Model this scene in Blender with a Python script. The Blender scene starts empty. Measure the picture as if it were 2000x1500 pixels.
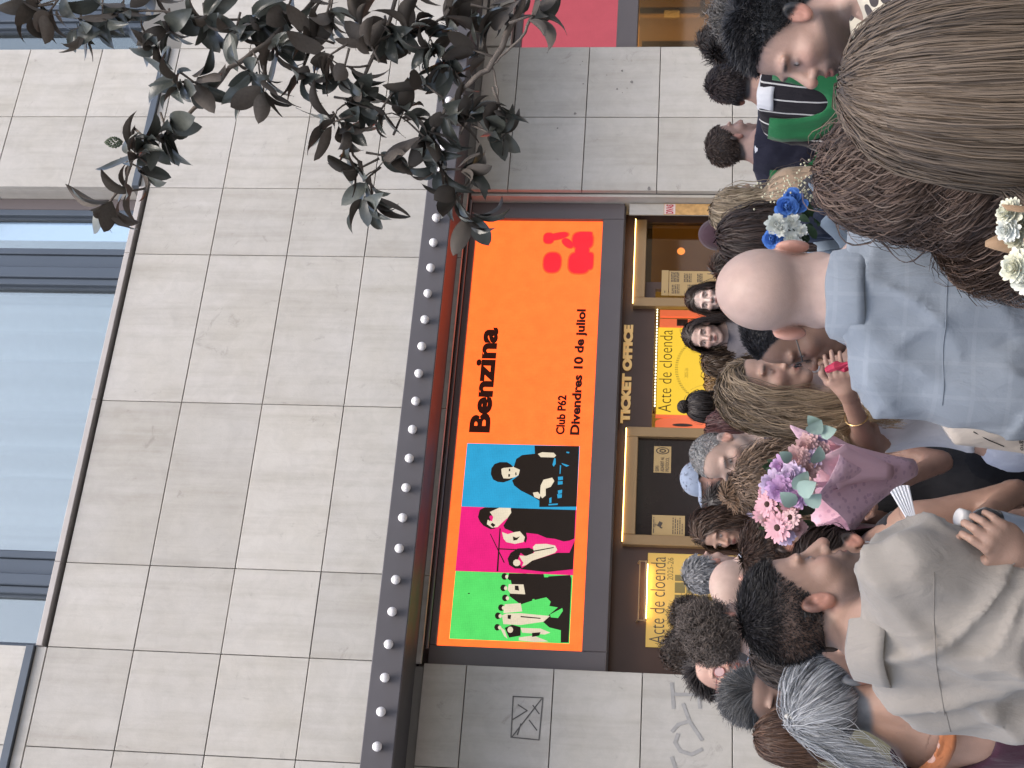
import bpy, bmesh, math, random
import numpy as np
from mathutils import Matrix, Vector

random.seed(7)
RNG = np.random.default_rng(7)
SC = bpy.context.scene
COL = SC.collection
rad = math.radians

# ------------------------------------------------------------------ camera
CAM_LOC = Vector((0.0, -10.417, 1.80))
CAM_RIGHT = Vector((0.88973, -0.45598, 0.02165))     # the viewer's right while the phone is held on its side
CAM_FWD = Vector((0.45116, 0.88557, 0.11054))
CAM_UP = Vector((-0.06958, -0.08859, 0.99364))
cd = bpy.data.cameras.new("camera")
cd.sensor_fit = 'HORIZONTAL'; cd.sensor_width = 36.0; cd.lens = 50.4
cd.clip_start = 0.05; cd.clip_end = 2000
cam = bpy.data.objects.new("camera", cd); COL.objects.link(cam)
X, Y, Z = -CAM_UP, CAM_RIGHT, -CAM_FWD               # phone turned by 90 degrees
cam.matrix_world = Matrix(((X.x, Y.x, Z.x, CAM_LOC.x), (X.y, Y.y, Z.y, CAM_LOC.y), (X.z, Y.z, Z.z, CAM_LOC.z), (0, 0, 0, 1)))
SC.camera = cam

# ------------------------------------------------------------------ light
SUN_ELEV, SUN_ROT = rad(66), rad(200)
w = bpy.data.worlds.new("World"); SC.world = w; w.use_nodes = True
wn = w.node_tree.nodes; wl = w.node_tree.links
bg = wn["Background"]
sky = wn.new("ShaderNodeTexSky"); sky.sky_type = 'NISHITA'; sky.sun_disc = False
sky.sun_elevation = SUN_ELEV; sky.sun_rotation = SUN_ROT
sky.air_density = 1.0; sky.dust_density = 4.5; sky.ozone_density = 1.0
wl.new(sky.outputs[0], bg.inputs[0]); bg.inputs[1].default_value = 0.14
sd = bpy.data.lights.new("sun", 'SUN'); sd.energy = 1.15; sd.angle = rad(40); sd.color = (1.0, 0.97, 0.94)
sun = bpy.data.objects.new("sun", sd); COL.objects.link(sun)
sun.location = (-6, -30, 30)
sdir = Vector((math.sin(SUN_ROT) * math.cos(SUN_ELEV), math.cos(SUN_ROT) * math.cos(SUN_ELEV), math.sin(SUN_ELEV)))
sun.rotation_euler = sdir.to_track_quat('Z', 'Y').to_euler()
vs = SC.view_settings
vs.view_transform = 'Standard'; vs.look = 'None'; vs.gamma = 1.0; vs.use_curve_mapping = False
vs.exposure = 1.24
SC.cycles.max_bounces = 6; SC.cycles.diffuse_bounces = 3; SC.cycles.glossy_bounces = 3
SC.cycles.transmission_bounces = 4; SC.cycles.transparent_max_bounces = 6
SC.cycles.caustics_reflective = False; SC.cycles.caustics_refractive = False

# ------------------------------------------------------------------ object helpers
def link(o, parent=None):
    COL.objects.link(o)
    if parent is not None: o.parent = parent
    return o
def tag(o, label=None, cat=None, group=None, kind=None):
    if label: o["label"] = label
    if cat: o["category"] = cat
    if group: o["group"] = group
    if kind: o["kind"] = kind
    return o
def thing(name, label, cat, loc=(0, 0, 0), rotz=0.0, group=None):
    o = bpy.data.objects.new(name, None); link(o)
    o.location = loc; o.rotation_euler = (0, 0, rotz); o.empty_display_size = 0.1
    return tag(o, label, cat, group)
def mesh_from(name, V, F, mats=(), smooth=False, midx=None, tint=None):
    me = bpy.data.meshes.new(name)
    V = np.asarray(V, dtype=np.float32).reshape(-1, 3)
    if isinstance(F, np.ndarray) and F.ndim == 2:
        n = F.shape[1]
        me.vertices.add(len(V)); me.vertices.foreach_set("co", V.ravel())
        me.loops.add(F.size); me.loops.foreach_set("vertex_index", F.astype(np.int32).ravel())
        me.polygons.add(len(F)); me.polygons.foreach_set("loop_start", np.arange(0, F.size, n, dtype=np.int32))
        me.update(calc_edges=True)
    else:
        me.from_pydata([tuple(v) for v in V], [], [tuple(int(i) for i in f) for f in F]); me.update()
    for m in mats: me.materials.append(m)
    if smooth: me.polygons.foreach_set("use_smooth", np.ones(len(me.polygons), dtype=bool))
    if midx is not None: me.polygons.foreach_set("material_index", np.asarray(midx, dtype=np.int32))
    if tint is not None:
        a = me.attributes.new("tint", 'FLOAT_COLOR', 'POINT')
        t = np.ones((len(V), 4), dtype=np.float32); t[:, :3] = tint
        a.data.foreach_set("color", t.ravel())
    return me
def obj(name, me, parent=None, loc=None):
    o = bpy.data.objects.new(name, me); link(o, parent)
    if loc is not None: o.location = loc
    return o

class MB:
    """collects simple shapes and links them as one mesh object"""
    def __init__(s): s.v = []; s.f = []
    def box(s, x0, x1, y0, y1, z0, z1):
        b = len(s.v)
        s.v += [(x0, y0, z0), (x1, y0, z0), (x1, y1, z0), (x0, y1, z0), (x0, y0, z1), (x1, y0, z1), (x1, y1, z1), (x0, y1, z1)]
        s.f += [(b+3, b+2, b+1, b), (b+4, b+5, b+6, b+7), (b, b+1, b+5, b+4), (b+1, b+2, b+6, b+5), (b+2, b+3, b+7, b+6), (b+3, b, b+4, b+7)]
        return s
    def bbox(s, x0, x1, y0, y1, z0, z1, c=0.006):
        """box whose front (-y) edges are chamfered"""
        b = len(s.v)
        s.v += [(x0, y0+c, z0), (x1, y0+c, z0), (x1, y0+c, z1), (x0, y0+c, z1),
                (x0+c, y0, z0+c), (x1-c, y0, z0+c), (x1-c, y0, z1-c), (x0+c, y0, z1-c),
                (x0, y1, z0), (x1, y1, z0), (x1, y1, z1), (x0, y1, z1)]
        s.f += [(b+4, b+5, b+6, b+7)]
        for i in range(4):
            j = (i+1) % 4
            s.f += [(b+i, b+j, b+4+j, b+4+i), (b+8+i, b+8+j, b+j, b+i)]
        return s
    def tube(s, pts, r, n=8, cap=True):
        pts = [Vector(p) for p in pts]; rs = r if isinstance(r, (list, tuple)) else [r] * len(pts)
        b = len(s.v); up = Vector((0, 0, 1))
        for i, p in enumerate(pts):
            t = (pts[min(i+1, len(pts)-1)] - pts[max(i-1, 0)])
            t = t.normalized() if t.length > 1e-9 else up
            a = t.cross(up if abs(t.z) < .95 else Vector((1, 0, 0))).normalized(); c = t.cross(a)
            for k in range(n):
                q = 2*math.pi*k/n
                s.v.append(tuple(p + (a*math.cos(q) + c*math.sin(q)) * rs[i]))
        for i in range(len(pts)-1):
            for k in range(n):
                s.f.append((b+i*n+k, b+i*n+(k+1) % n, b+(i+1)*n+(k+1) % n, b+(i+1)*n+k))
        if cap:
            s.f.append(tuple(b+k for k in range(n))[::-1]); s.f.append(tuple(b+(len(pts)-1)*n+k for k in range(n)))
        return s
    def lathe(s, prof, c, n=16, axis='z'):
        b = len(s.v)
        for (r, h) in prof:
            for k in range(n):
                q = 2*math.pi*k/n; u, v_ = r*math.cos(q), r*math.sin(q)
                s.v.append((c[0]+u, c[1]+v_, c[2]+h) if axis == 'z' else (c[0]+u, c[1]-h, c[2]+v_))
        for i in range(len(prof)-1):
            for k in range(n):
                s.f.append((b+i*n+k, b+i*n+(k+1) % n, b+(i+1)*n+(k+1) % n, b+(i+1)*n+k))
        s.f.append(tuple(b+k for k in range(n))[::-1]); s.f.append(tuple(b+(len(prof)-1)*n+k for k in range(n)))
        return s
    def poly(s, pts, y, d=0.002):
        """flat shape in the facade plane, outline (x, z), from y back to y+d"""
        b = len(s.v); n = len(pts)
        s.v += [(p[0], y, p[1]) for p in pts] + [(p[0], y+d, p[1]) for p in pts]
        s.f.append(tuple(range(b, b+n))); s.f.append(tuple(range(b+n, b+2*n))[::-1])
        for i in range(n): s.f.append((b+i, b+n+i, b+n+(i+1) % n, b+(i+1) % n))
        return s
    def build(s, name, m, parent=None, smooth=False):
        me = mesh_from(name, s.v, s.f, [m], smooth)
        return obj(name, me, parent)

# ------------------------------------------------------------------ materials
MATS = {}
def nodes(name):
    m = bpy.data.materials.new(name); m.use_nodes = True
    nt = m.node_tree; b = nt.nodes["Principled BSDF"]
    return m, nt.nodes, nt.links, b
def pmat(name, col, rough=0.6, metal=0.0, spec=0.5, nscale=None, namt=0.15, bump=0.0, bscale=40.0, emit=None, estr=0.0, coat=0.0, objvar=0.0):
    """plain procedural material: colour broken by noise, optional fine bump"""
    if name in MATS: return MATS[name]
    m, n, l, b = nodes(name)
    b.inputs["Roughness"].default_value = rough; b.inputs["Metallic"].default_value = metal
    b.inputs["Specular IOR Level"].default_value = spec; b.inputs["Coat Weight"].default_value = coat
    tc = n.new("ShaderNodeTexCoord")
    nz = n.new("ShaderNodeTexNoise"); nz.inputs["Scale"].default_value = nscale or 6.0; nz.inputs["Detail"].default_value = 6
    l.new(tc.outputs["Object"], nz.inputs["Vector"])
    mx = n.new("ShaderNodeMix"); mx.data_type = 'RGBA'
    mx.inputs[6].default_value = tuple(c*(1-namt) for c in col) + (1,); mx.inputs[7].default_value = tuple(min(1, c*(1+namt)) for c in col) + (1,)
    l.new(nz.outputs[0], mx.inputs[0])
    out = mx.outputs[2]
    if objvar:
        oi = n.new("ShaderNodeObjectInfo"); hv = n.new("ShaderNodeHueSaturation")
        mr = n.new("ShaderNodeMapRange"); mr.inputs[3].default_value = 1-objvar; mr.inputs[4].default_value = 1+objvar
        l.new(oi.outputs["Random"], mr.inputs[0]); l.new(mr.outputs[0], hv.inputs["Value"]); l.new(out, hv.inputs["Color"]); out = hv.outputs[0]
    l.new(out, b.inputs["Base Color"])
    if bump:
        n2 = n.new("ShaderNodeTexNoise"); n2.inputs["Scale"].default_value = bscale; n2.inputs["Detail"].default_value = 4
        l.new(tc.outputs["Object"], n2.inputs["Vector"])
        bp = n.new("ShaderNodeBump"); bp.inputs["Strength"].default_value = bump; bp.inputs["Distance"].default_value = 0.01
        l.new(n2.outputs[0], bp.inputs["Height"]); l.new(bp.outputs[0], b.inputs["Normal"])
    if emit:
        b.inputs["Emission Color"].default_value = tuple(emit) + (1,); b.inputs["Emission Strength"].default_value = estr
    MATS[name] = m
    return m
def led_mat(name, col, s=1.0, grain=0.18):
    """lit screen: colour with the fine dot grid of the light modules"""
    if name in MATS: return MATS[name]
    m, n, l, b = nodes(name)
    b.inputs["Base Color"].default_value = (0.01, 0.01, 0.01, 1); b.inputs["Roughness"].default_value = 0.9; b.inputs["Specular IOR Level"].default_value = 0.15
    tc = n.new("ShaderNodeTexCoord")
    wv = n.new("ShaderNodeTexVoronoi"); wv.inputs["Scale"].default_value = 70; wv.inputs["Randomness"].default_value = 0.25
    l.new(tc.outputs["Object"], wv.inputs["Vector"])
    nz = n.new("ShaderNodeTexNoise"); nz.inputs["Scale"].default_value = 9; nz.inputs["Detail"].default_value = 8
    l.new(tc.outputs["Object"], nz.inputs["Vector"])
    ma = n.new("ShaderNodeMath"); ma.operation = 'ADD'; l.new(wv.outputs[0], ma.inputs[0]); l.new(nz.outputs[0], ma.inputs[1])
    mr = n.new("ShaderNodeMapRange"); mr.inputs[1].default_value = 0.4; mr.inputs[2].default_value = 1.5
    mr.inputs[3].default_value = s*(1+grain); mr.inputs[4].default_value = s*(1-grain)
    l.new(ma.outputs[0], mr.inputs[0])
    b.inputs["Emission Color"].default_value = tuple(col) + (1,)
    l.new(mr.outputs[0], b.inputs["Emission Strength"])
    MATS[name] = m
    return m
def stone_mat():
    m, n, l, b = nodes("limestone")
    tc = n.new("ShaderNodeTexCoord"); oi = n.new("ShaderNodeObjectInfo")
    ad = n.new("ShaderNodeVectorMath"); ad.operation = 'ADD'
    cx = n.new("ShaderNodeCombineXYZ"); mu = n.new("ShaderNodeMath"); mu.operation = 'MULTIPLY'; mu.inputs[1].default_value = 37
    l.new(oi.outputs["Random"], mu.inputs[0])
    for i in range(3): l.new(mu.outputs[0], cx.inputs[i])
    l.new(tc.outputs["Object"], ad.inputs[0]); l.new(cx.outputs[0], ad.inputs[1])
    def nz(scale, detail, rough=.6, dist=0.0):
        q = n.new("ShaderNodeTexNoise"); q.inputs["Scale"].default_value = scale; q.inputs["Detail"].default_value = detail
        q.inputs["Roughness"].default_value = rough; q.inputs["Distortion"].default_value = dist
        l.new(ad.outputs[0], q.inputs["Vector"]); return q
    a = nz(1.6, 7); c = nz(7, 8, .7, .6); v = nz(3.2, 10, .75, 1.6); f = nz(60, 4)
    r1 = n.new("ShaderNodeValToRGB"); l.new(a.outputs[0], r1.inputs[0])
    r1.color_ramp.elements[0].position = .3; r1.color_ramp.elements[0].color = (.455, .43, .385, 1)
    r1.color_ramp.elements[1].position = .7; r1.color_ramp.elements[1].color = (.49, .47, .44, 1)
    r2 = n.new("ShaderNodeValToRGB"); l.new(c.outputs[0], r2.inputs[0])
    r2.color_ramp.elements[0].position = .3; r2.color_ramp.elements[0].color = (.88, .88, .88, 1)
    r2.color_ramp.elements[1].position = .62; r2.color_ramp.elements[1].color = (1, 1, 1, 1)
    r3 = n.new("ShaderNodeValToRGB"); l.new(v.outputs[0], r3.inputs[0])      # veins and pits
    r3.color_ramp.elements[0].position = .30; r3.color_ramp.elements[0].color = (.74, .73, .73, 1)
    r3.color_ramp.elements[1].position = .40; r3.color_ramp.elements[1].color = (1, 1, 1, 1)
    def mul(x, y):
        q = n.new("ShaderNodeMix"); q.data_type = 'RGBA'; q.blend_type = 'MULTIPLY'; q.inputs[0].default_value = 1
        l.new(x, q.inputs[6]); l.new(y, q.inputs[7]); return q.outputs[2]
    mp = n.new("ShaderNodeMapping"); mp.inputs["Scale"].default_value = (7, 7, .55); l.new(ad.outputs[0], mp.inputs[0])
    sk = n.new("ShaderNodeTexNoise"); sk.inputs["Scale"].default_value = 1.3; sk.inputs["Detail"].default_value = 7; sk.inputs["Roughness"].default_value = .65; l.new(mp.outputs[0], sk.inputs["Vector"])
    r4 = n.new("ShaderNodeValToRGB"); l.new(sk.outputs[0], r4.inputs[0])          # rain streaks
    r4.color_ramp.elements[0].position = .30; r4.color_ramp.elements[0].color = (.86, .85, .83, 1); r4.color_ramp.elements[1].position = .55; r4.color_ramp.elements[1].color = (1, 1, 1, 1)
    col = mul(mul(mul(r1.outputs[0], r2.outputs[0]), r3.outputs[0]), r4.outputs[0])
    hv = n.new("ShaderNodeHueSaturation"); mr = n.new("ShaderNodeMapRange"); mr.inputs[3].default_value = .90; mr.inputs[4].default_value = 1.06
    l.new(oi.outputs["Random"], mr.inputs[0]); l.new(mr.outputs[0], hv.inputs["Value"]); l.new(col, hv.inputs["Color"])
    l.new(hv.outputs[0], b.inputs["Base Color"])
    b.inputs["Roughness"].default_value = .62; b.inputs["Specular IOR Level"].default_value = .35
    bp = n.new("ShaderNodeBump"); bp.inputs["Strength"].default_value = .25; bp.inputs["Distance"].default_value = .004
    l.new(f.outputs[0], bp.inputs["Height"]); l.new(bp.outputs[0], b.inputs["Normal"])
    return m
def glass_mat(name, tint, refl=0.35, rough=0.02, alpha=0.6, refl_tint=(1, 1, 1)):
    """window pane: mirror of the sky mixed with a view through the tinted pane"""
    m = bpy.data.materials.new(name); m.use_nodes = True
    n = m.node_tree.nodes; l = m.node_tree.links; n.clear()
    o = n.new("ShaderNodeOutputMaterial"); tr = n.new("ShaderNodeBsdfTransparent"); gl = n.new("ShaderNodeBsdfGlossy")
    tr.inputs[0].default_value = tuple(tint) + (1,); gl.inputs["Roughness"].default_value = rough; gl.inputs[0].default_value = tuple(refl_tint) + (1,)
    fr = n.new("ShaderNodeFresnel"); fr.inputs[0].default_value = 1.5
    mr = n.new("ShaderNodeMapRange"); mr.inputs[1].default_value = 0.03; mr.inputs[2].default_value = 0.6
    mr.inputs[3].default_value = refl; mr.inputs[4].default_value = 0.95
    l.new(fr.outputs[0], mr.inputs[0])
    tc = n.new("ShaderNodeTexCoord"); nz = n.new("ShaderNodeTexNoise"); nz.inputs["Scale"].default_value = 0.8
    l.new(tc.outputs["Object"], nz.inputs["Vector"])
    bp = n.new("ShaderNodeBump"); bp.inputs["Strength"].default_value = .02; l.new(nz.outputs[0], bp.inputs["Height"]); l.new(bp.outputs[0], gl.inputs["Normal"])
    mx = n.new("ShaderNodeMixShader"); l.new(mr.outputs[0], mx.inputs[0]); l.new(tr.outputs[0], mx.inputs[1]); l.new(gl.outputs[0], mx.inputs[2])
    l.new(mx.outputs[0], o.inputs[0])
    return m
STONE = stone_mat()
M_JOINT = pmat("joint_backing", (.17, .165, .155), .9)
M_METAL = pmat("dark_metal", (.118, .102, .104), .42, 0.0, .45, 3, .12, .05, 90)  # warm brown includes the reddish lens flare round the lit screen
M_FASCIA = pmat("canopy_paint", (.082, .078, .086), .55, 0.0, .35, 2, .15, .06, 60)
M_WFRAME = pmat("window_frame_paint", (.075, .093, .118), .4, 0.2, .5, 3, .1)
M_SILL = pmat("sill_stone", (.42, .39, .37), .6, 0, .4, 9, .15)
M_FLASH = pmat("zinc_flashing", (.10, .115, .135), .45, .4, .5, 5, .2)
M_GLASS = glass_mat("window_glass", (.93, .96, .97), .22, refl_tint=(.95, .95, .86))
M_DARKGLASS = glass_mat("smoked_glass", (.72, .60, .45), .05, .04)
M_BULB = pmat("bulb_glass", (.66, .65, .66), .55, 0, .3, 5, .05)
def fabric(name, col, var=.14, scale=180, kind=None, col2=None, freq=14.0, rough=.85):
    """woven cloth: fine weave bump, optional check or stripes that belong to the cloth"""
    if name in MATS: return MATS[name]
    m, n, l, b = nodes(name)
    b.inputs["Roughness"].default_value = rough; b.inputs["Specular IOR Level"].default_value = .2
    b.inputs["Sheen Weight"].default_value = .15
    tc = n.new("ShaderNodeTexCoord")
    nz = n.new("ShaderNodeTexNoise"); nz.inputs["Scale"].default_value = 11; nz.inputs["Detail"].default_value = 8; nz.inputs["Roughness"].default_value = .7
    l.new(tc.outputs["Object"], nz.inputs["Vector"])
    mx = n.new("ShaderNodeMix"); mx.data_type = 'RGBA'
    mx.inputs[6].default_value = tuple(c*(1-var) for c in col) + (1,); mx.inputs[7].default_value = tuple(min(1, c*(1+var)) for c in col) + (1,)
    l.new(nz.outputs[0], mx.inputs[0]); out = mx.outputs[2]
    if kind in ('check', 'stripe', 'vstripe'):
        sx = n.new("ShaderNodeSeparateXYZ"); l.new(tc.outputs["Object"], sx.inputs[0])
        def line(src, w):
            a = n.new("ShaderNodeMath"); a.operation = 'MULTIPLY'; a.inputs[1].default_value = freq; l.new(src, a.inputs[0])
            f = n.new("ShaderNodeMath"); f.operation = 'FRACT'; l.new(a.outputs[0], f.inputs[0])
            g = n.new("ShaderNodeMath"); g.operation = 'LESS_THAN'; g.inputs[1].default_value = w; l.new(f.outputs[0], g.inputs[0]); return g.outputs[0]
        if kind == 'check':
            q = n.new("ShaderNodeMath"); q.operation = 'MAXIMUM'; l.new(line(sx.outputs[0], .12), q.inputs[0]); l.new(line(sx.outputs[2], .12), q.inputs[1]); fac = q.outputs[0]; amt = .24
        elif kind == 'vstripe': fac = line(sx.outputs[0], .1); amt = 1
        else: fac = line(sx.outputs[2], .5); amt = 1
        q = n.new("ShaderNodeMath"); q.operation = 'MULTIPLY'; q.inputs[1].default_value = amt; l.new(fac, q.inputs[0])
        m2 = n.new("ShaderNodeMix"); m2.data_type = 'RGBA'; l.new(q.outputs[0], m2.inputs[0]); l.new(out, m2.inputs[6]); m2.inputs[7].default_value = tuple(col2) + (1,); out = m2.outputs[2]
    elif kind == 'print':
        vo = n.new("ShaderNodeTexVoronoi"); vo.inputs["Scale"].default_value = freq; l.new(tc.outputs["Object"], vo.inputs["Vector"])
        g = n.new("ShaderNodeMath"); g.operation = 'LESS_THAN'; g.inputs[1].default_value = .32; l.new(vo.outputs[0], g.inputs[0])
        m2 = n.new("ShaderNodeMix"); m2.data_type = 'RGBA'; l.new(g.outputs[0], m2.inputs[0]); l.new(out, m2.inputs[6]); m2.inputs[7].default_value = tuple(col2) + (1,); out = m2.outputs[2]
    l.new(out, b.inputs["Base Color"])
    n2 = n.new("ShaderNodeTexNoise"); n2.inputs["Scale"].default_value = scale; n2.inputs["Detail"].default_value = 3; l.new(tc.outputs["Object"], n2.inputs["Vector"])
    n3 = n.new("ShaderNodeTexNoise"); n3.inputs["Scale"].default_value = 14; n3.inputs["Detail"].default_value = 4; n3.inputs["Distortion"].default_value = 1.2
    mp = n.new("ShaderNodeMapping"); mp.inputs["Scale"].default_value = (1, 1, .35); l.new(tc.outputs["Object"], mp.inputs[0]); l.new(mp.outputs[0], n3.inputs["Vector"])
    b1 = n.new("ShaderNodeBump"); b1.inputs["Strength"].default_value = .25; b1.inputs["Distance"].default_value = .002; l.new(n2.outputs[0], b1.inputs["Height"])
    b2 = n.new("ShaderNodeBump"); b2.inputs["Strength"].default_value = .65; b2.inputs["Distance"].default_value = .012; l.new(n3.outputs[0], b2.inputs["Height"]); l.new(b1.outputs[0], b2.inputs["Normal"])
    l.new(b2.outputs[0], b.inputs["Normal"])
    MATS[name] = m
    return m
def tint_mat(name, rough, spec, sss=0.0, nscale=30, namt=.08, bump=.1, bscale=260, sheen=0.0):
    """colour from the mesh's own tint attribute (skin, hair): pigment, lips, brows, strands"""
    m, n, l, b = nodes(name)
    at = n.new("ShaderNodeAttribute"); at.attribute_name = "tint"
    tc = n.new("ShaderNodeTexCoord"); nz = n.new("ShaderNodeTexNoise"); nz.inputs["Scale"].default_value = nscale; nz.inputs["Detail"].default_value = 5
    l.new(tc.outputs["Object"], nz.inputs["Vector"])
    mr = n.new("ShaderNodeMapRange"); mr.inputs[3].default_value = 1-namt; mr.inputs[4].default_value = 1+namt; l.new(nz.outputs[0], mr.inputs[0])
    hv = n.new("ShaderNodeHueSaturation"); l.new(at.outputs["Color"], hv.inputs["Color"]); l.new(mr.outputs[0], hv.inputs["Value"])
    l.new(hv.outputs[0], b.inputs["Base Color"])
    b.inputs["Roughness"].default_value = rough; b.inputs["Specular IOR Level"].default_value = spec
    b.inputs["Sheen Weight"].default_value = sheen
    if sss:
        b.inputs["Subsurface Weight"].default_value = sss; b.inputs["Subsurface Radius"].default_value = (.012, .005, .003); b.inputs["Subsurface Scale"].default_value = 1.0
    if bump:
        n2 = n.new("ShaderNodeTexNoise"); n2.inputs["Scale"].default_value = bscale; l.new(tc.outputs["Object"], n2.inputs["Vector"])
        bp = n.new("ShaderNodeBump"); bp.inputs["Strength"].default_value = bump; bp.inputs["Distance"].default_value = .002
        l.new(n2.outputs[0], bp.inputs["Height"]); l.new(bp.outputs[0], b.inputs["Normal"])
    return m
M_SKIN = tint_mat("skin", .50, .45, .10, 38, .16, .22, 260)
M_HAIR = tint_mat("hair", .50, .32, 0, 60, .10, 0)
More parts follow.
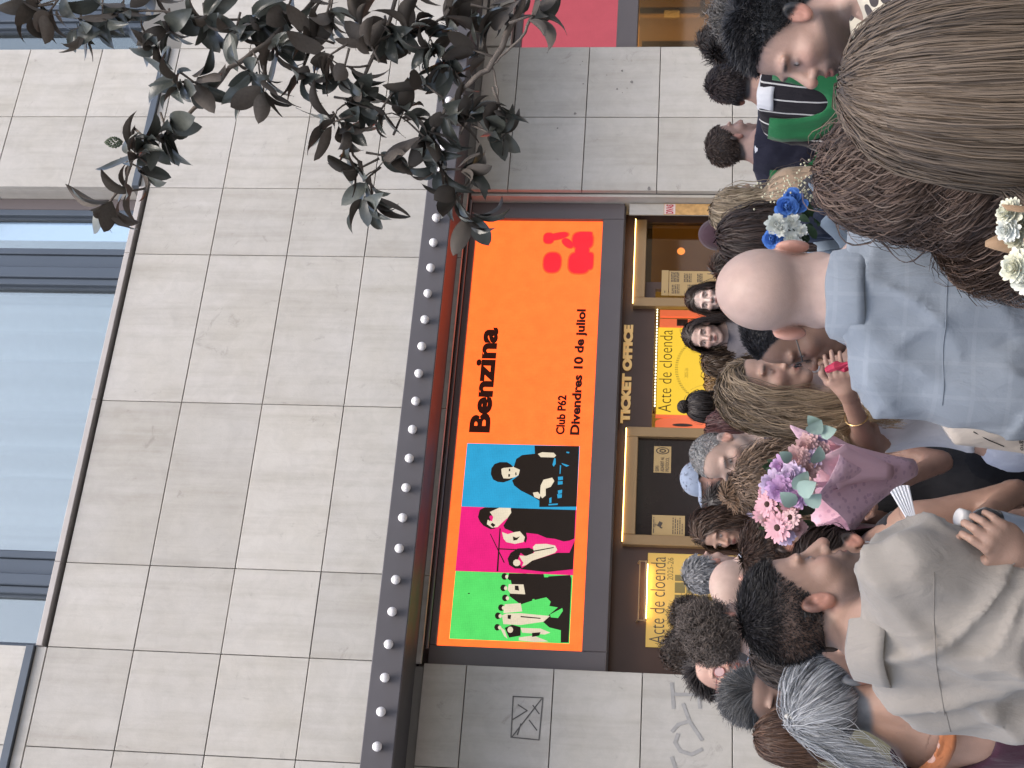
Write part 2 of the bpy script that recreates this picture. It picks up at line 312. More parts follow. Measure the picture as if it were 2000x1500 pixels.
SIL = {'blue':[('k',[(4.58,3.239),(4.631,3.238),(4.67,3.215),(4.688,3.173),(4.689,3.115),(4.67,3.082),(4.647,3.059),(4.548,3.058),(4.528,3.086),(4.51,3.131),(4.513,3.178),(4.533,3.217)]),('c',[(4.627,3.157),(4.637,3.14),(4.646,3.071),(4.66,3.042),(4.644,3.012),(4.613,3.004),(4.581,3.01),(4.561,3.035),(4.545,3.087),(4.546,3.134),(4.583,3.15)]),('k',[(4.647,3.057),(4.72,3.041),(4.756,2.996),(4.771,2.892),(4.843,2.9),(4.851,2.536),(4.319,2.525),(4.306,2.828),(4.362,2.831),(4.397,2.891),(4.444,2.987),(4.486,3.042),(4.529,3.062),(4.575,3.013),(4.625,3.005)]),('c',[(4.77,2.868),(4.786,2.834),(4.784,2.74),(4.761,2.718),(4.742,2.732),(4.742,2.843)]),('c',[(4.428,2.887),(4.436,2.847),(4.405,2.822),(4.374,2.832),(4.391,2.873)]),('c',[(4.493,2.828),(4.543,2.808),(4.564,2.739),(4.534,2.72),(4.483,2.746),(4.466,2.786),(4.407,2.782),(4.381,2.809),(4.411,2.829)]),('b',[(4.572,2.693),(4.576,2.653),(4.548,2.652),(4.541,2.689)]),('b',[(4.532,2.691),(4.536,2.653),(4.508,2.652),(4.503,2.69)]),('b',[(4.453,2.687),(4.461,2.653),(4.43,2.653),(4.422,2.683)]),('b',[(4.42,2.691),(4.421,2.653),(4.391,2.653),(4.385,2.685)]),('b',[(4.383,2.752),(4.393,2.735),(4.346,2.733),(4.34,2.749)]),('b',[(4.333,2.755),(4.341,2.681),(4.328,2.682),(4.321,2.754)]),('b',[(4.735,2.732),(4.733,2.72),(4.685,2.717),(4.659,2.733),(4.678,2.743)]),('b',[(4.796,2.636),(4.793,2.612),(4.781,2.614),(4.784,2.635)]),('b',[(4.673,2.682),(4.674,2.673),(4.598,2.674),(4.598,2.681)]),('b',[(4.693,2.671),(4.673,2.606),(4.662,2.629),(4.683,2.665)]),('k',[(4.63,3.095),(4.631,3.084),(4.608,3.082),(4.608,3.094)]),('k',[(4.582,3.096),(4.583,3.082),(4.56,3.081),(4.559,3.095)]),('k',[(4.597,3.041),(4.602,3.032),(4.577,3.028),(4.571,3.037)])],'magenta':[('k',[(4.204,3.314),(4.266,3.304),(4.289,3.265),(4.296,3.138),(4.221,3.156),(4.219,3.219),(4.157,3.232),(4.111,3.165),(4.103,3.205),(4.132,3.264),(4.167,3.296)]),('k',[(4.293,3.052),(4.306,2.536),(4.048,2.534),(4.029,2.573),(4.021,2.618),(4.04,2.687),(4.046,2.755),(4.074,2.825),(4.083,2.917),(4.035,2.908),(3.998,2.917),(4.057,2.972),(4.091,3.032),(4.113,3.091),(4.137,3.104),(4.2,3.074)]),('c',[(4.25,3.222),(4.289,3.15),(4.295,3.058),(4.25,3.049),(4.206,3.074),(4.174,3.106),(4.124,3.149),(4.116,3.194),(4.145,3.237),(4.182,3.234),(4.171,3.198),(4.208,3.19)]),('k',[(4.219,3.231),(4.183,3.211),(4.17,3.216),(4.2,3.235)]),('k',[(4.159,3.197),(4.141,3.167),(4.12,3.183),(4.14,3.207)]),('c',[(4.082,3.111),(4.066,3.064),(4.086,3.008),(4.093,2.969),(4.046,2.926),(4.004,2.934),(3.986,3.002),(3.999,3.071),(4.028,3.096)]),('k',[(4.049,3.023),(4.038,2.994),(4.051,2.966),(4.02,2.987),(4.013,3.015)]),('k',[(4.112,3.133),(4.112,3.124),(3.752,3.116),(3.752,3.13)]),('k',[(4.063,3.207),(4.063,3.2),(3.828,3.07),(3.825,3.079)]),('k',[(3.945,3.13),(3.942,2.953),(3.933,2.952),(3.935,3.129)]),('k',[(3.862,3.05),(3.91,3.03),(3.948,2.976),(3.958,2.886),(3.941,2.845),(3.893,2.859),(3.879,2.904),(3.913,2.951),(3.853,2.97),(3.783,2.931),(3.781,2.987),(3.809,3.035)]),('k',[(3.851,2.856),(3.924,2.663),(3.926,2.601),(3.927,2.567),(4.03,2.53),(3.792,2.532),(3.761,2.738),(3.777,2.942),(3.814,2.899)]),('c',[(3.83,2.947),(3.813,2.951),(3.802,2.965),(3.801,2.983),(3.811,2.999),(3.828,3.005),(3.845,3.001),(3.856,2.987),(3.856,2.969),(3.846,2.953)]),('c',[(3.889,2.961),(3.889,2.904),(3.917,2.844),(3.965,2.858),(3.989,2.837),(3.995,2.752),(3.983,2.683),(3.948,2.664),(3.923,2.68),(3.89,2.757),(3.851,2.856),(3.814,2.899),(3.801,2.932),(3.831,2.923),(3.866,2.948)]),('k',[(3.934,2.853),(3.97,2.694),(3.963,2.691),(3.924,2.85)]),('m',[(4.032,2.658),(4.026,2.643),(4.002,2.648),(4.01,2.662)]),('m',[(4.007,2.611),(3.996,2.588),(3.933,2.57),(3.929,2.59)])],'green':[('k',[(3.741,3.03),(3.748,2.738),(3.726,2.736),(3.76,2.553),(3.715,2.54),(3.204,2.536),(3.201,2.596),(3.298,2.601),(3.317,2.69),(3.36,2.742),(3.419,2.696),(3.479,2.633),(3.488,2.7),(3.523,2.691),(3.557,2.726),(3.529,2.825),(3.491,2.923),(3.557,3.017),(3.639,3.0)]),('g',[(3.754,2.76),(3.75,2.721),(3.72,2.722),(3.719,2.753)]),('g',[(3.556,2.732),(3.523,2.691),(3.485,2.711),(3.515,2.744)]),('g',[(3.475,2.599),(3.452,2.593),(3.394,2.628),(3.397,2.684),(3.42,2.69)]),('g',[(3.53,2.814),(3.521,2.819),(3.52,2.83),(3.529,2.836),(3.538,2.831),(3.539,2.82)]),('g',[(3.463,2.81),(3.455,2.815),(3.454,2.826),(3.462,2.832),(3.47,2.827),(3.471,2.816)]),('g',[(3.464,2.73),(3.457,2.735),(3.456,2.746),(3.463,2.752),(3.47,2.747),(3.471,2.736)]),('k',[(3.714,3.039),(3.697,3.043),(3.686,3.054),(3.686,3.07),(3.696,3.083),(3.712,3.089),(3.729,3.085),(3.74,3.073),(3.74,3.058),(3.73,3.045)]),('c',[(3.712,3.032),(3.7,3.035),(3.695,3.045),(3.699,3.054),(3.711,3.059),(3.723,3.056),(3.728,3.047),(3.723,3.037)]),('k',[(3.62,3.041),(3.603,3.045),(3.593,3.057),(3.592,3.072),(3.602,3.085),(3.618,3.091),(3.635,3.087),(3.645,3.076),(3.646,3.06),(3.636,3.047)]),('c',[(3.618,3.035),(3.606,3.038),(3.601,3.047),(3.605,3.057),(3.617,3.061),(3.628,3.058),(3.634,3.049),(3.629,3.039)]),('k',[(3.539,3.022),(3.522,3.026),(3.512,3.037),(3.511,3.052),(3.521,3.065),(3.537,3.071),(3.554,3.068),(3.564,3.056),(3.565,3.041),(3.555,3.028)]),('c',[(3.537,3.015),(3.525,3.018),(3.52,3.028),(3.525,3.037),(3.536,3.042),(3.547,3.039),(3.553,3.03),(3.548,3.02)]),('k',[(3.459,3.047),(3.443,3.05),(3.432,3.062),(3.432,3.077),(3.441,3.09),(3.457,3.096),(3.474,3.092),(3.484,3.081),(3.485,3.065),(3.475,3.052)]),('c',[(3.457,3.04),(3.446,3.043),(3.441,3.052),(3.445,3.062),(3.456,3.067),(3.468,3.063),(3.473,3.054),(3.468,3.045)]),('k',[(3.393,3.067),(3.376,3.071),(3.366,3.082),(3.365,3.097),(3.375,3.11),(3.391,3.116),(3.407,3.113),(3.418,3.101),(3.418,3.086),(3.409,3.073)]),('c',[(3.391,3.061),(3.379,3.064),(3.374,3.073),(3.378,3.083),(3.39,3.087),(3.401,3.084),(3.406,3.075),(3.402,3.065)]),('k',[(3.301,3.065),(3.285,3.069),(3.275,3.08),(3.274,3.095),(3.283,3.108),(3.299,3.114),(3.315,3.11),(3.326,3.099),(3.326,3.084),(3.317,3.071)]),('c',[(3.299,3.058),(3.288,3.061),(3.283,3.07),(3.287,3.08),(3.298,3.085),(3.31,3.082),(3.315,3.073),(3.31,3.063)]),('k',[(3.696,3.038),(3.738,3.03),(3.743,2.895),(3.69,2.891),(3.683,3.026)]),('c',[(3.65,3.026),(3.652,2.911),(3.573,2.892),(3.574,3.007),(3.603,3.031)]),('k',[(3.64,2.978),(3.641,2.95),(3.6,2.941),(3.605,2.975)]),('c',[(3.486,3.045),(3.5,2.923),(3.434,2.906),(3.414,3.051)]),('c',[(3.395,3.061),(3.412,3.029),(3.419,2.918),(3.406,2.69),(3.358,2.737),(3.325,2.912),(3.327,3.045)]),('k',[(3.397,2.916),(3.388,2.761),(3.38,2.76),(3.387,2.916)]),('k',[(3.401,3.017),(3.402,2.989),(3.367,2.992),(3.372,3.015)]),('k',[(3.297,3.032),(3.325,2.978),(3.308,2.91),(3.24,2.906),(3.222,2.993)]),('c',[(3.285,2.966),(3.27,2.97),(3.26,2.98),(3.26,2.994),(3.268,3.005),(3.283,3.011),(3.298,3.007),(3.307,2.997),(3.308,2.983),(3.299,2.972)]),('c',[(3.307,3.074),(3.278,3.03),(3.211,3.005),(3.232,3.032)]),('c',[(3.302,2.91),(3.303,2.755),(3.274,2.679),(3.257,2.72),(3.265,2.896)]),('c',[(3.226,2.918),(3.246,2.807),(3.204,2.689),(3.193,2.793),(3.203,2.917)]),('k',[(3.266,2.819),(3.274,2.754),(3.246,2.763),(3.234,2.817)]),('k',[(3.562,3.323),(3.558,3.327),(3.557,3.336),(3.561,3.341),(3.565,3.337),(3.566,3.328)])]}
# ================================================================== the building
ground_m = pmat("paving_concrete", (.22, .21, .20), .85, 0, .3, 3, .2, .2, 30)
g = MB(); g.box(-400, 400, -400, 0.0, -0.3, 0.0); g = g.build("ground", ground_m); tag(g, kind="structure")

facade = thing("theatre_building", "pale limestone theatre facade with dark canopy, upper windows and street level bays", "building", (4, 0, 0))
def fpart(o): 
    o.parent = facade; o.matrix_parent_inverse = Matrix.Translation((-4, 0, 0)); return o
def fmb(mb, name, m, smooth=False): return fpart(mb.build(name, m, None, smooth))
# backing wall behind the cladding joints
bk = MB()
bk.box(-2, 2.93, .055, .5, 0, 9.4); bk.box(2.93, 7.23, .055, .5, 3.70, 6.56); bk.box(7.23, 8.83, .055, .5, 0, 9.4); bk.box(8.83, 14, .055, .5, 3.36, 7.0)
bk.box(2.93, 7.23, .36, .5, 2.0, 3.70)
fmb(bk, "backing_wall", M_JOINT)
# stone slabs, one object each
XC = [-.9, -.2, .55, 1.32, 2.178, 2.944, 3.632, 5.07, 6.518, 7.227, 8.025, 8.836, 9.55, 10.9, 12.3]
ZR = [3.60, 3.787, 4.477, 5.167, 5.857, 6.547]
LOWZ = [0.0, .655, 1.31, 1.965, 2.62, 3.275, 3.60]
slabs = {}
def slab(x0, x1, z0, z1, y=0.0, d=.045):
    gpx = .0034
    w_, h_ = round(x1-x0-2*gpx, 4), round(z1-z0-2*gpx, 4)
    k = (w_, h_, d)
    if k not in slabs:
        b = MB().bbox(-w_/2, w_/2, 0, d, -h_/2, h_/2, .003); slabs[k] = mesh_from("stone_slab", b.v, b.f, [STONE])
    o = obj("stone_slab", slabs[k], None, ((x0+x1)/2, y + random.uniform(-.0012, .0012), (z0+z1)/2)); fpart(o)
for i in range(len(XC)-1):
    for j in range(1, len(ZR)-1): slab(XC[i], XC[i+1], ZR[j], ZR[j+1])
    if XC[i+1] < 2.95 or XC[i] > 7.2:
        pass
for i in range(len(XC)-1):
    if XC[i+1] <= 2.95 or 7.2 < XC[i] < 8.8:
        for j in range(len(LOWZ)-1): slab(XC[i], XC[i+1], LOWZ[j], LOWZ[j+1])
    else: slab(XC[i], XC[i+1], 3.62, ZR[1])
slab(8.85, 9.55, 3.36, 3.60); slab(9.55, 10.9, 3.36, 3.60)
# sill course, piers and their zinc flashing
for x0, x1 in ((2.944, 3.632), (3.632, 5.07), (5.07, 6.518), (6.518, 7.227)):
    b = MB().bbox(x0+.002, x1-.002, -.022, .30, 6.585, 6.635, .004); fmb(b, "window_sill", M_SILL)
for x0, x1 in ((-2, 2.944), (7.227, 8.84)):
    b = MB().bbox(x0, x1, -.035, .05, 6.64, 6.705, .004); fmb(b, "zinc_flashing", M_FLASH)
    b = MB().bbox(x0+.003, x1-.003, 0.0, .05, 6.552, 6.637, .003); fmb(b, "stone_slab", STONE)
for i in range(len(XC)-1):
    if XC[i+1] <= 2.95 or 7.2 < XC[i] < 8.8:
        for z0, z1 in ((6.71, 7.315), (7.315, 8.04), (8.04, 8.765), (8.765, 9.4)):
            slab(XC[i], XC[i+1], z0, z1, 0.0, .05 if XC[i] != 7.227 else .05)
for z0, z1 in ((6.71, 7.315), (7.315, 8.04), (8.04, 8.765), (8.765, 9.4)):       # side cheeks of the piers
    for xx in (7.227, 2.944-.03, 8.836-.03):
        b = MB().box(xx+.0015, xx+.0285, .052, .40, z0+.004, z1-.004); fmb(b, "pier_cheek", STONE)
# ---- upper windows
def window(x0, x1, z0, z1, y=.26, fw=.06, fd=.08):
    f = MB()
    f.bbox(x0, x0+fw, y-fd, y+.03, z0, z1, .006); f.bbox(x1-fw, x1, y-fd, y+.03, z0, z1, .006)
    f.bbox(x0+fw+.001, x1-fw-.001, y-fd+.004, y+.03, z0, z0+fw*.8, .006); f.bbox(x0+fw+.001, x1-fw-.001, y-fd+.004, y+.03, z1-fw, z1, .006)
    f.box(x0+fw, x0+fw+.02, y-.03, y+.02, z0+fw*.8, z1-fw); f.box(x1-fw-.02, x1-fw, y-.03, y+.02, z0+fw*.8, z1-fw)
    fo = fmb(f, "window", M_WFRAME)
    p = MB().box(x0+fw+.02, x1-fw-.02, y, y+.006, z0+fw*.8, z1-fw)
    po = p.build("pane", M_GLASS); po.parent = fo
    return fo
for x0, x1 in ((2.95, 3.48), (3.72, 6.36), (6.62, 7.10)): window(x0, x1, 6.60, 9.3)
for x0, x1 in ((8.84, 9.32), (9.50, 12.0)): window(x0, x1, 6.60, 9.3)
for x0, x1 in ((3.48, 3.72), (6.36, 6.62), (9.32, 9.50)):      # stepped posts between the panes
    b = MB(); b.bbox(x0+.002, x0+(x1-x0)*.42, .15, .32, 6.60, 9.3, .008); b.bbox(x0+(x1-x0)*.42+.002, x1-.002, .20, .32, 6.60, 9.3, .008); fmb(b, "window_post", M_WFRAME)
b = MB(); b.bbox(7.10, 7.226, .19, .32, 6.6, 9.3, .01); fmb(b, "window_post", M_METAL)
b = MB().box(2.95, 7.22, .9, .95, 5.8, 9.6); b.box(8.84, 14, .9, .95, 5.8, 9.6); b.box(2.94, 12.0, .3, .9, 9.35, 9.4); fmb(b, "room_wall", pmat("room_wall_paint", (.16, .17, .18), .8))
# pleated curtain behind the big pane
cv_, cf_ = [], []
NX = 180
for i in range(NX+1):
    x = 3.75 + 2.6*i/NX
    y = .40 + .085*math.sin(x*17 + 1.4*math.sin(x*5.3)) + .015*math.sin(x*41+2) + .02*math.sin(x*3.1)
    cv_ += [(x, y, 6.6), (x, y, 9.3)]
for i in range(NX): cf_.append((2*i, 2*i+2, 2*i+3, 2*i+1))
cur = obj("curtain", mesh_from("curtain", cv_, cf_, [pmat("sheer_curtain", (.88, .92, .93), .8, 0, .2, 12, .08)], True)); fpart(cur); cur["label"] = "pale pleated curtain behind the big upper pane"
# ---- canopy with its row of globe bulbs
can = thing("entrance_canopy", "long dark metal canopy running over the street entrance with white globe bulbs", "canopy", (4, -.35, 3.6))
def cpart(mb, name, m, smooth=False):
    o = mb.build(name, m, can, smooth); o.matrix_parent_inverse = Matrix.Translation((-4, .35, -3.6)); return o
b = MB(); b.bbox(-2, 13, -.70, -.66, 3.625, 3.85, .006); cpart(b, "fascia", M_FASCIA)
b = MB(); b.box(-2, 13, -.655, -.004, 3.66, 3.70); cpart(b, "soffit", pmat("soffit_paint", (.05, .05, .055), .6))
b = MB(); b.box(-2, 13, -.655, -.03, 3.80, 3.845); cpart(b, "roof_sheet", M_FLASH)
for i in range(-12, 44):
    x = 2.14 + .2385*i
    if x < -1 or x > 11: continue
    b = MB(); b.lathe([(.018, 0), (.018, .014)], (x, -.700, 3.735), 10, 'y'); 
    prof = [(.024, .012)] + [(.034*math.sin(t), .012+.033-.034*math.cos(t)) for t in [.9, 1.3, 1.7, 2.1, 2.5, 2.85]]
    b.lathe(prof, (x, -.700, 3.735), 14, 'y'); cpart(b, "bulb", M_BULB, True)
b = MB(); b.tube([(3.05, -.02, 3.585), (7.10, -.02, 3.585)], .012, 8); cpart(b, "rail", M_METAL)
# ---- lit marquee screen
E0 = 0.385       # screen luminance
led = thing("marquee_screen", "lit orange display over the entrance announcing Benzina with three coloured band photos", "screen", (5.08, .2, 2.4))
def lpart(o): o.parent = led; o.matrix_parent_inverse = Matrix.Translation((-5.08, -.2, -2.4)); return o
fr = MB(); fr.bbox(2.955, 3.13, .15, .34, 2.24, 3.60, .006); fr.bbox(7.03, 7.195, .15, .34, 2.24, 3.60, .006)
fr.bbox(3.131, 7.029, .15, .34, 3.545, 3.60, .006); fr.bbox(3.131, 7.029, .15, .34, 2.24, 2.43, .006)
lpart(fr.build("screen_frame", M_METAL))
b = MB().box(3.13, 7.03, .192, .25, 2.43, 3.545); lpart(b.build("screen_face", led_mat("led_orange", (2.6, .275, .050), E0)))
LM = {'k': led_mat("led_black", (.022, .014, .010), E0), 'c': led_mat("led_cream", (.93, .80, .60), E0), 'b': led_mat("led_blue", (.035, .42, .74), E0),
      'm': led_mat("led_magenta", (.97, .02, .24), E0), 'g': led_mat("led_green", (.12, .83, .17), E0), 'r': led_mat("led_red", (2.6, .030, .050), E0), 't': led_mat("led_text", (.03, .006, .003), E0)}
for nm, kk, (x0, x1, z0, z1) in (("green", 'g', (3.195, 3.745, 2.53, 3.455)), ("magenta", 'm', (3.745, 4.29, 2.53, 3.455)), ("blue", 'b', (4.29, 4.85, 2.53, 3.455))):
    b = MB().box(x0+.0005, x1-.0005, .1895, .1915, z0, z1); po = lpart(b.build("photo_panel", LM[kk])); po["label"] = nm + " tinted band photo on the lit screen"
    byk = {}
    for n_, (k, pts) in enumerate(SIL[nm]):
        pts = [(min(max(px, x0), x1), min(max(pz, z0), z1)) for px, pz in pts]
        byk.setdefault(k, MB()).poly(pts, .1888 - .00025*n_, .0002)
    for k, m_ in byk.items():
        o = m_.build("printed_figures", LM[k]); o.parent = po; o["kind"] = "stuff"
def text_mesh(txt, x0, x1, z0, z1, y, m, bold=0.0, d=.002, name="lettering", zcap=None):
    """lettering fitted to a box on a wall plane facing the street"""
    cu = bpy.data.curves.new("t", 'FONT'); cu.body = txt; cu.offset = bold; cu.extrude = 0.01; cu.resolution_u = 4
    to = bpy.data.objects.new("t", cu); COL.objects.link(to)
    dg = bpy.context.evaluated_depsgraph_get(); me = bpy.data.meshes.new_from_object(to.evaluated_get(dg))
    bpy.data.objects.remove(to); bpy.data.curves.remove(cu)
    co = np.array([v.co[:] for v in me.vertices], dtype=np.float32)
    mn, mx_ = co.min(0), co.max(0)
    lo, hi = (mn[1], mx_[1]) if zcap is None else zcap
    out = np.zeros_like(co)
    out[:, 0] = x0 + (co[:, 0]-mn[0])/(mx_[0]-mn[0])*(x1-x0)
    out[:, 2] = z0 + (co[:, 1]-lo)/(hi-lo)*(z1-z0)
    out[:, 1] = y - (co[:, 2]-mn[2])/(mx_[2]-mn[2])*d
    me.vertices.foreach_set("co", out.ravel()); me.materials.clear(); me.materials.append(m); me.update(); me.name = name
    return obj(name, me)
lpart(text_mesh("Benzina", 4.95, 5.94, 3.275, 3.45, .191, LM['t'], .045))
lpart(text_mesh("Club P62", 4.95, 5.31, 2.66, 2.735, .191, LM['t'], .04))
lpart(text_mesh("Divendres 10 de juliol", 4.95, 6.135, 2.515, 2.618, .191, LM['t'], .042))
def rr(cx, cz, rx, rz, p=2.6, n=22, a=0.0):
    o = []
    for i in range(n):
        t = 2*math.pi*i/n; c, s_ = math.cos(t), math.sin(t)
        u, v = rx*abs(c)**(2/p)*(1 if c > 0 else -1), rz*abs(s_)**(2/p)*(1 if s_ > 0 else -1)
        o.append((cx+u*math.cos(a)-v*math.sin(a), cz+u*math.sin(a)+v*math.cos(a)))
    return o
lg = MB()
for i, q in enumerate([rr(6.60, 2.855, .10, .075), rr(6.60, 2.62, .105, .09, 3), rr(6.62, 2.56, .085, .06, 5), rr(6.85, 2.90, .055, .045), rr(6.87, 2.83, .035, .10, 2.4, 22, .25), rr(6.83, 2.60, .085, .088, 3), rr(6.87, 2.58, .05, .06, 6), rr(6.72, 2.60, .06, .06), rr(6.80, 2.73, .06, .035, 2.2, 22, .8)]):
    lg.poly(q, .1905 - .0003*i, .0003)
lpart(lg.build("round_logo", LM['r']))
for sc_, k_ in ((1.16, 0), (1.08, 1)):                                   # soft edge of the emblem
    h_ = MB()
    for v_ in range(0, len(lg.v), 44): h_.poly([(sum(p[0] for p in lg.v[v_:v_+22])/22*(1-sc_) + p[0]*sc_, sum(p[2] for p in lg.v[v_:v_+22])/22*(1-sc_) + p[2]*sc_) for p in lg.v[v_:v_+22]], .1914 - .0003*k_ - .00002*v_/44, .00001)
    lpart(h_.build("logo_halo", led_mat("led_halo_%d" % k_, ((2.6, .15, .032), (2.6, .09, .040))[k_], E0)))
# ---- street entrance below the screen
ent = thing("ticket_office_front", "dark bronze ticket office front under the lit screen with two framed hatches", "shopfront", (5.08, .33, 0))
def epart(o): o.parent = ent; o.matrix_parent_inverse = Matrix.Translation((-5.08, -.33, 0)); return o
M_BRONZE = pmat("bronze_panel", (.080, .044, .032), .35, .2, .5, 3, .2)
M_BRASS = pmat("bronze_frame", (.34, .22, .11), .38, .4, .5, 4, .15)
M_GOLD = pmat("gold_letter", (.80, .53, .22), .5, 0, .4, 8, .1, emit=(1, .6, .22), estr=.10)  # slight glow brightens the letters as if backlit
M_PAPER = pmat("notice_paper", (.46, .32, .15), .8, 0, .3, 14, .06)  # amber of the warm light on the sheets is mixed into the paper
M_INK = pmat("notice_ink", (.07, .055, .045), .7)
b = MB(); b.box(2.955, 5.085, .33, .38, 0, 2.235); b.box(5.086, 6.43, .33, .38, 1.955, 2.235); b.box(6.431, 7.195, .33, .38, 2.16, 2.235); b.box(6.431, 6.50, .33, .38, 0, 2.159); b.box(7.12, 7.195, .33, .38, 0, 2.159)
epart(b.build("bronze_wall", M_BRONZE))
b = MB(); b.bbox(2.96, 7.19, .18, .325, 2.236, 2.238); epart(b.build("lintel_underside", M_METAL))
def hatch(x0, x1, z1, right=True):
    f = MB(); w_ = .085
    f.bbox(x0, x0+w_, .275, .33, .9, z1, .005)
    if right: f.bbox(x1-w_, x1, .275, .33, .9, z1, .005)
    f.bbox(x0+w_+.001, x1-(w_ if right else 0)-.001, .277, .33, z1-.10, z1, .005)
    fo = epart(f.build("hatch_frame", M_BRASS))
    return fo
h1 = hatch(4.05, 5.08, 2.16); o = MB().box(4.135, 4.995, .318, .326, .9, 2.06).build("hatch_glass", pmat("black_glass", (.018, .012, .011), .12, 0, .5)); o.parent = h1; o.matrix_parent_inverse = ent.matrix_world.inverted() @ Matrix.Identity(4)
h2 = hatch(6.23, 7.115, 2.145, False)
b = MB().box(6.505, 7.118, .335, .341, .3, 2.045); o = epart(b.build("hatch_glass", M_DARKGLASS))
o = epart(MB().box(4.07, 5.06, .262, .2745, 2.158, 2.164).build("light_strip", pmat("warm_light_strip", (.8, .5, .2), .5, emit=(1, .62, .2), estr=4)))
o = epart(MB().box(6.25, 7.11, .262, .2745, 2.143, 2.149).build("light_strip", MATS["warm_light_strip"]))
epart(text_mesh("TICKET OFFICE", 5.13, 6.06, 2.135, 2.215, .325, M_GOLD, .065, .012))
h1.matrix_parent_inverse = Matrix.Translation((-5.08, -.33, 0))
for c in list(h1.children): c.matrix_parent_inverse = Matrix.Identity(4)
# poster and its lamp bar
po = thing("gold_poster", "gold poster reading Acte de cloenda 2025-26 under a slim lamp bar at left", "poster", (3.62, .32, 1.3))
def ppart(o, par, loc): o.parent = par; o.matrix_parent_inverse = Matrix.Translation((-loc[0], -loc[1], -loc[2])); return o
PL = (3.62, .32, 1.3)
M_GOLDP = pmat("gold_paper", (.72, .47, .12), .6, 0, .4, 5, .12, .1, 9)
ppart(MB().box(3.235, 4.0, .322, .328, 1.0, 1.955).build("sheet", M_GOLDP), po, PL)
ppart(text_mesh("Acte de cloenda", 3.265, 3.97, 1.815, 1.93, .3215, M_INK, -.012, .001), po, PL)
ppart(text_mesh("2025-26", 3.78, 3.965, 1.755, 1.80, .3215, pmat("faint_ink", (.20, .14, .05), .7), -.01, .001), po, PL)
mm = MB()
for (x, z, w_, h_) in [(3.62, 1.70, .085, .08), (3.72, 1.70, .085, .08), (3.62, 1.61, .085, .08), (3.72, 1.61, .085, .08), (3.80, 1.70, .05, .08), (3.83, 1.62, .09, .07), (3.52, 1.70, .09, .07), (3.52, 1.61, .08, .06), (3.43, 1.69, .08, .06), (3.62, 1.52, .09, .07), (3.74, 1.52, .09, .07)]:
    mm.box(x-w_/2, x+w_/2, .3208, .3215, z-h_/2, z+h_/2)
ppart(mm.build("printed_block", pmat("olive_print", (.22, .17, .06), .7)), po, PL)["kind"] = "stuff"
lb = thing("lamp_bar", "slim brass picture lamp bar above the gold poster", "lamp", (3.67, .3, 1.97))
LB = (3.67, .3, 1.97)
b = MB(); b.tube([(3.43, .27, 1.965), (3.91, .27, 1.965)], .009, 8); b.tube([(3.43, .27, 2.015), (3.91, .27, 2.015)], .005, 6)
for x in (3.43, 3.91): b.tube([(x, .27, 1.96), (x, .27, 2.02), (x, .325, 2.03)], .007, 6)
ppart(b.build("bracket", M_BRASS), lb, LB)
ppart(MB().box(3.45, 3.89, .276, .284, 1.953, 1.957).build("light_strip", pmat("lamp_bar_glow", (.8, .5, .2), .5, emit=(1, .66, .26), estr=16)), lb, LB)
# notices on the hatches
def notice(x0, x1, z0, z1, y, lines, label, marks=None, paper=None):
    lc = ((x0+x1)/2, y, z0); t = thing("paper_notice", label, "notice", lc)
    ppart(MB().box(x0, x1, y-.001, y+.001, z0, z1).build("sheet", paper or M_PAPER), t, lc)
    b = MB()
    for (a0, a1, c) in lines:
        xx = x0+(x1-x0)*a0; x_end = x0+(x1-x0)*a1
        while xx < x_end:                                     # words of uneven length
            ww = min(random.uniform(.012, .04), x_end-xx); b.box(xx, xx+ww, y-.0022, y-.0012, z0+(z1-z0)*c-.0035, z0+(z1-z0)*c+.0035); xx += ww+.006
    if marks: marks(b)
    if b.v: ppart(b.build("print", M_INK), t, lc)["kind"] = "stuff"
    return t, lc
t, lc = notice(4.69, 4.925, 1.79, 1.93, .316, [], "small cream notice with round stamp on the dark hatch glass")
ppart(text_mesh("SSPEI\nADHERIT AL\nPROTOCOL", 4.70, 4.83, 1.805, 1.915, .3145, M_INK, .005, .001), t, lc)
b = MB(); b.tube([(4.885+.028*math.cos(q/12*math.pi), .3145, 1.86+.05*math.sin(q/12*math.pi)) for q in range(25)], .004, 4); b.tube([(4.885+.013*math.cos(q/8*math.pi), .3145, 1.86+.022*math.sin(q/8*math.pi)) for q in range(17)], .005, 4); ppart(b.build("round_stamp", M_INK), t, lc)
def cam_icon(b):
    y = .3135
    b.poly([(4.215, 1.862), (4.255, 1.845), (4.268, 1.872), (4.228, 1.89)], y, .0008); b.poly([(4.205, 1.85), (4.216, 1.846), (4.222, 1.866), (4.211, 1.87)], y, .0008)
    b.box(4.232, 4.238, y, y+.0008, 1.88, 1.905); b.box(4.215, 4.255, y, y+.0008, 1.905, 1.909)
notice(4.145, 4.32, 1.67, 1.93, .316, [(.1, .9, .36), (.1, .9, .29), (.1, .8, .22), (.1, .9, .15), (.1, .6, .08), (.12, .9, .95)], "cream surveillance camera notice low on the dark hatch glass", cam_icon)
notice(6.365, 6.62, 1.845, 1.905, .328, [(.1, .2, .5)], "blank upper strip of the yellow notice column by the right hatch")
notice(6.365, 6.615, 1.43, 1.84, .329, [(.08, .45, .93-.035*i) for i in range(5)] + [(.55, .95, .95-.03*i) for i in range(6)] + [(.55, .9, .68-.035*i) for i in range(5)] + [(.55, .9, .4-.03*i) for i in range(4)] + [(.08, .45, .6-.03*i) for i in range(8)], "yellow sheet of small print in columns beside the right hatch")
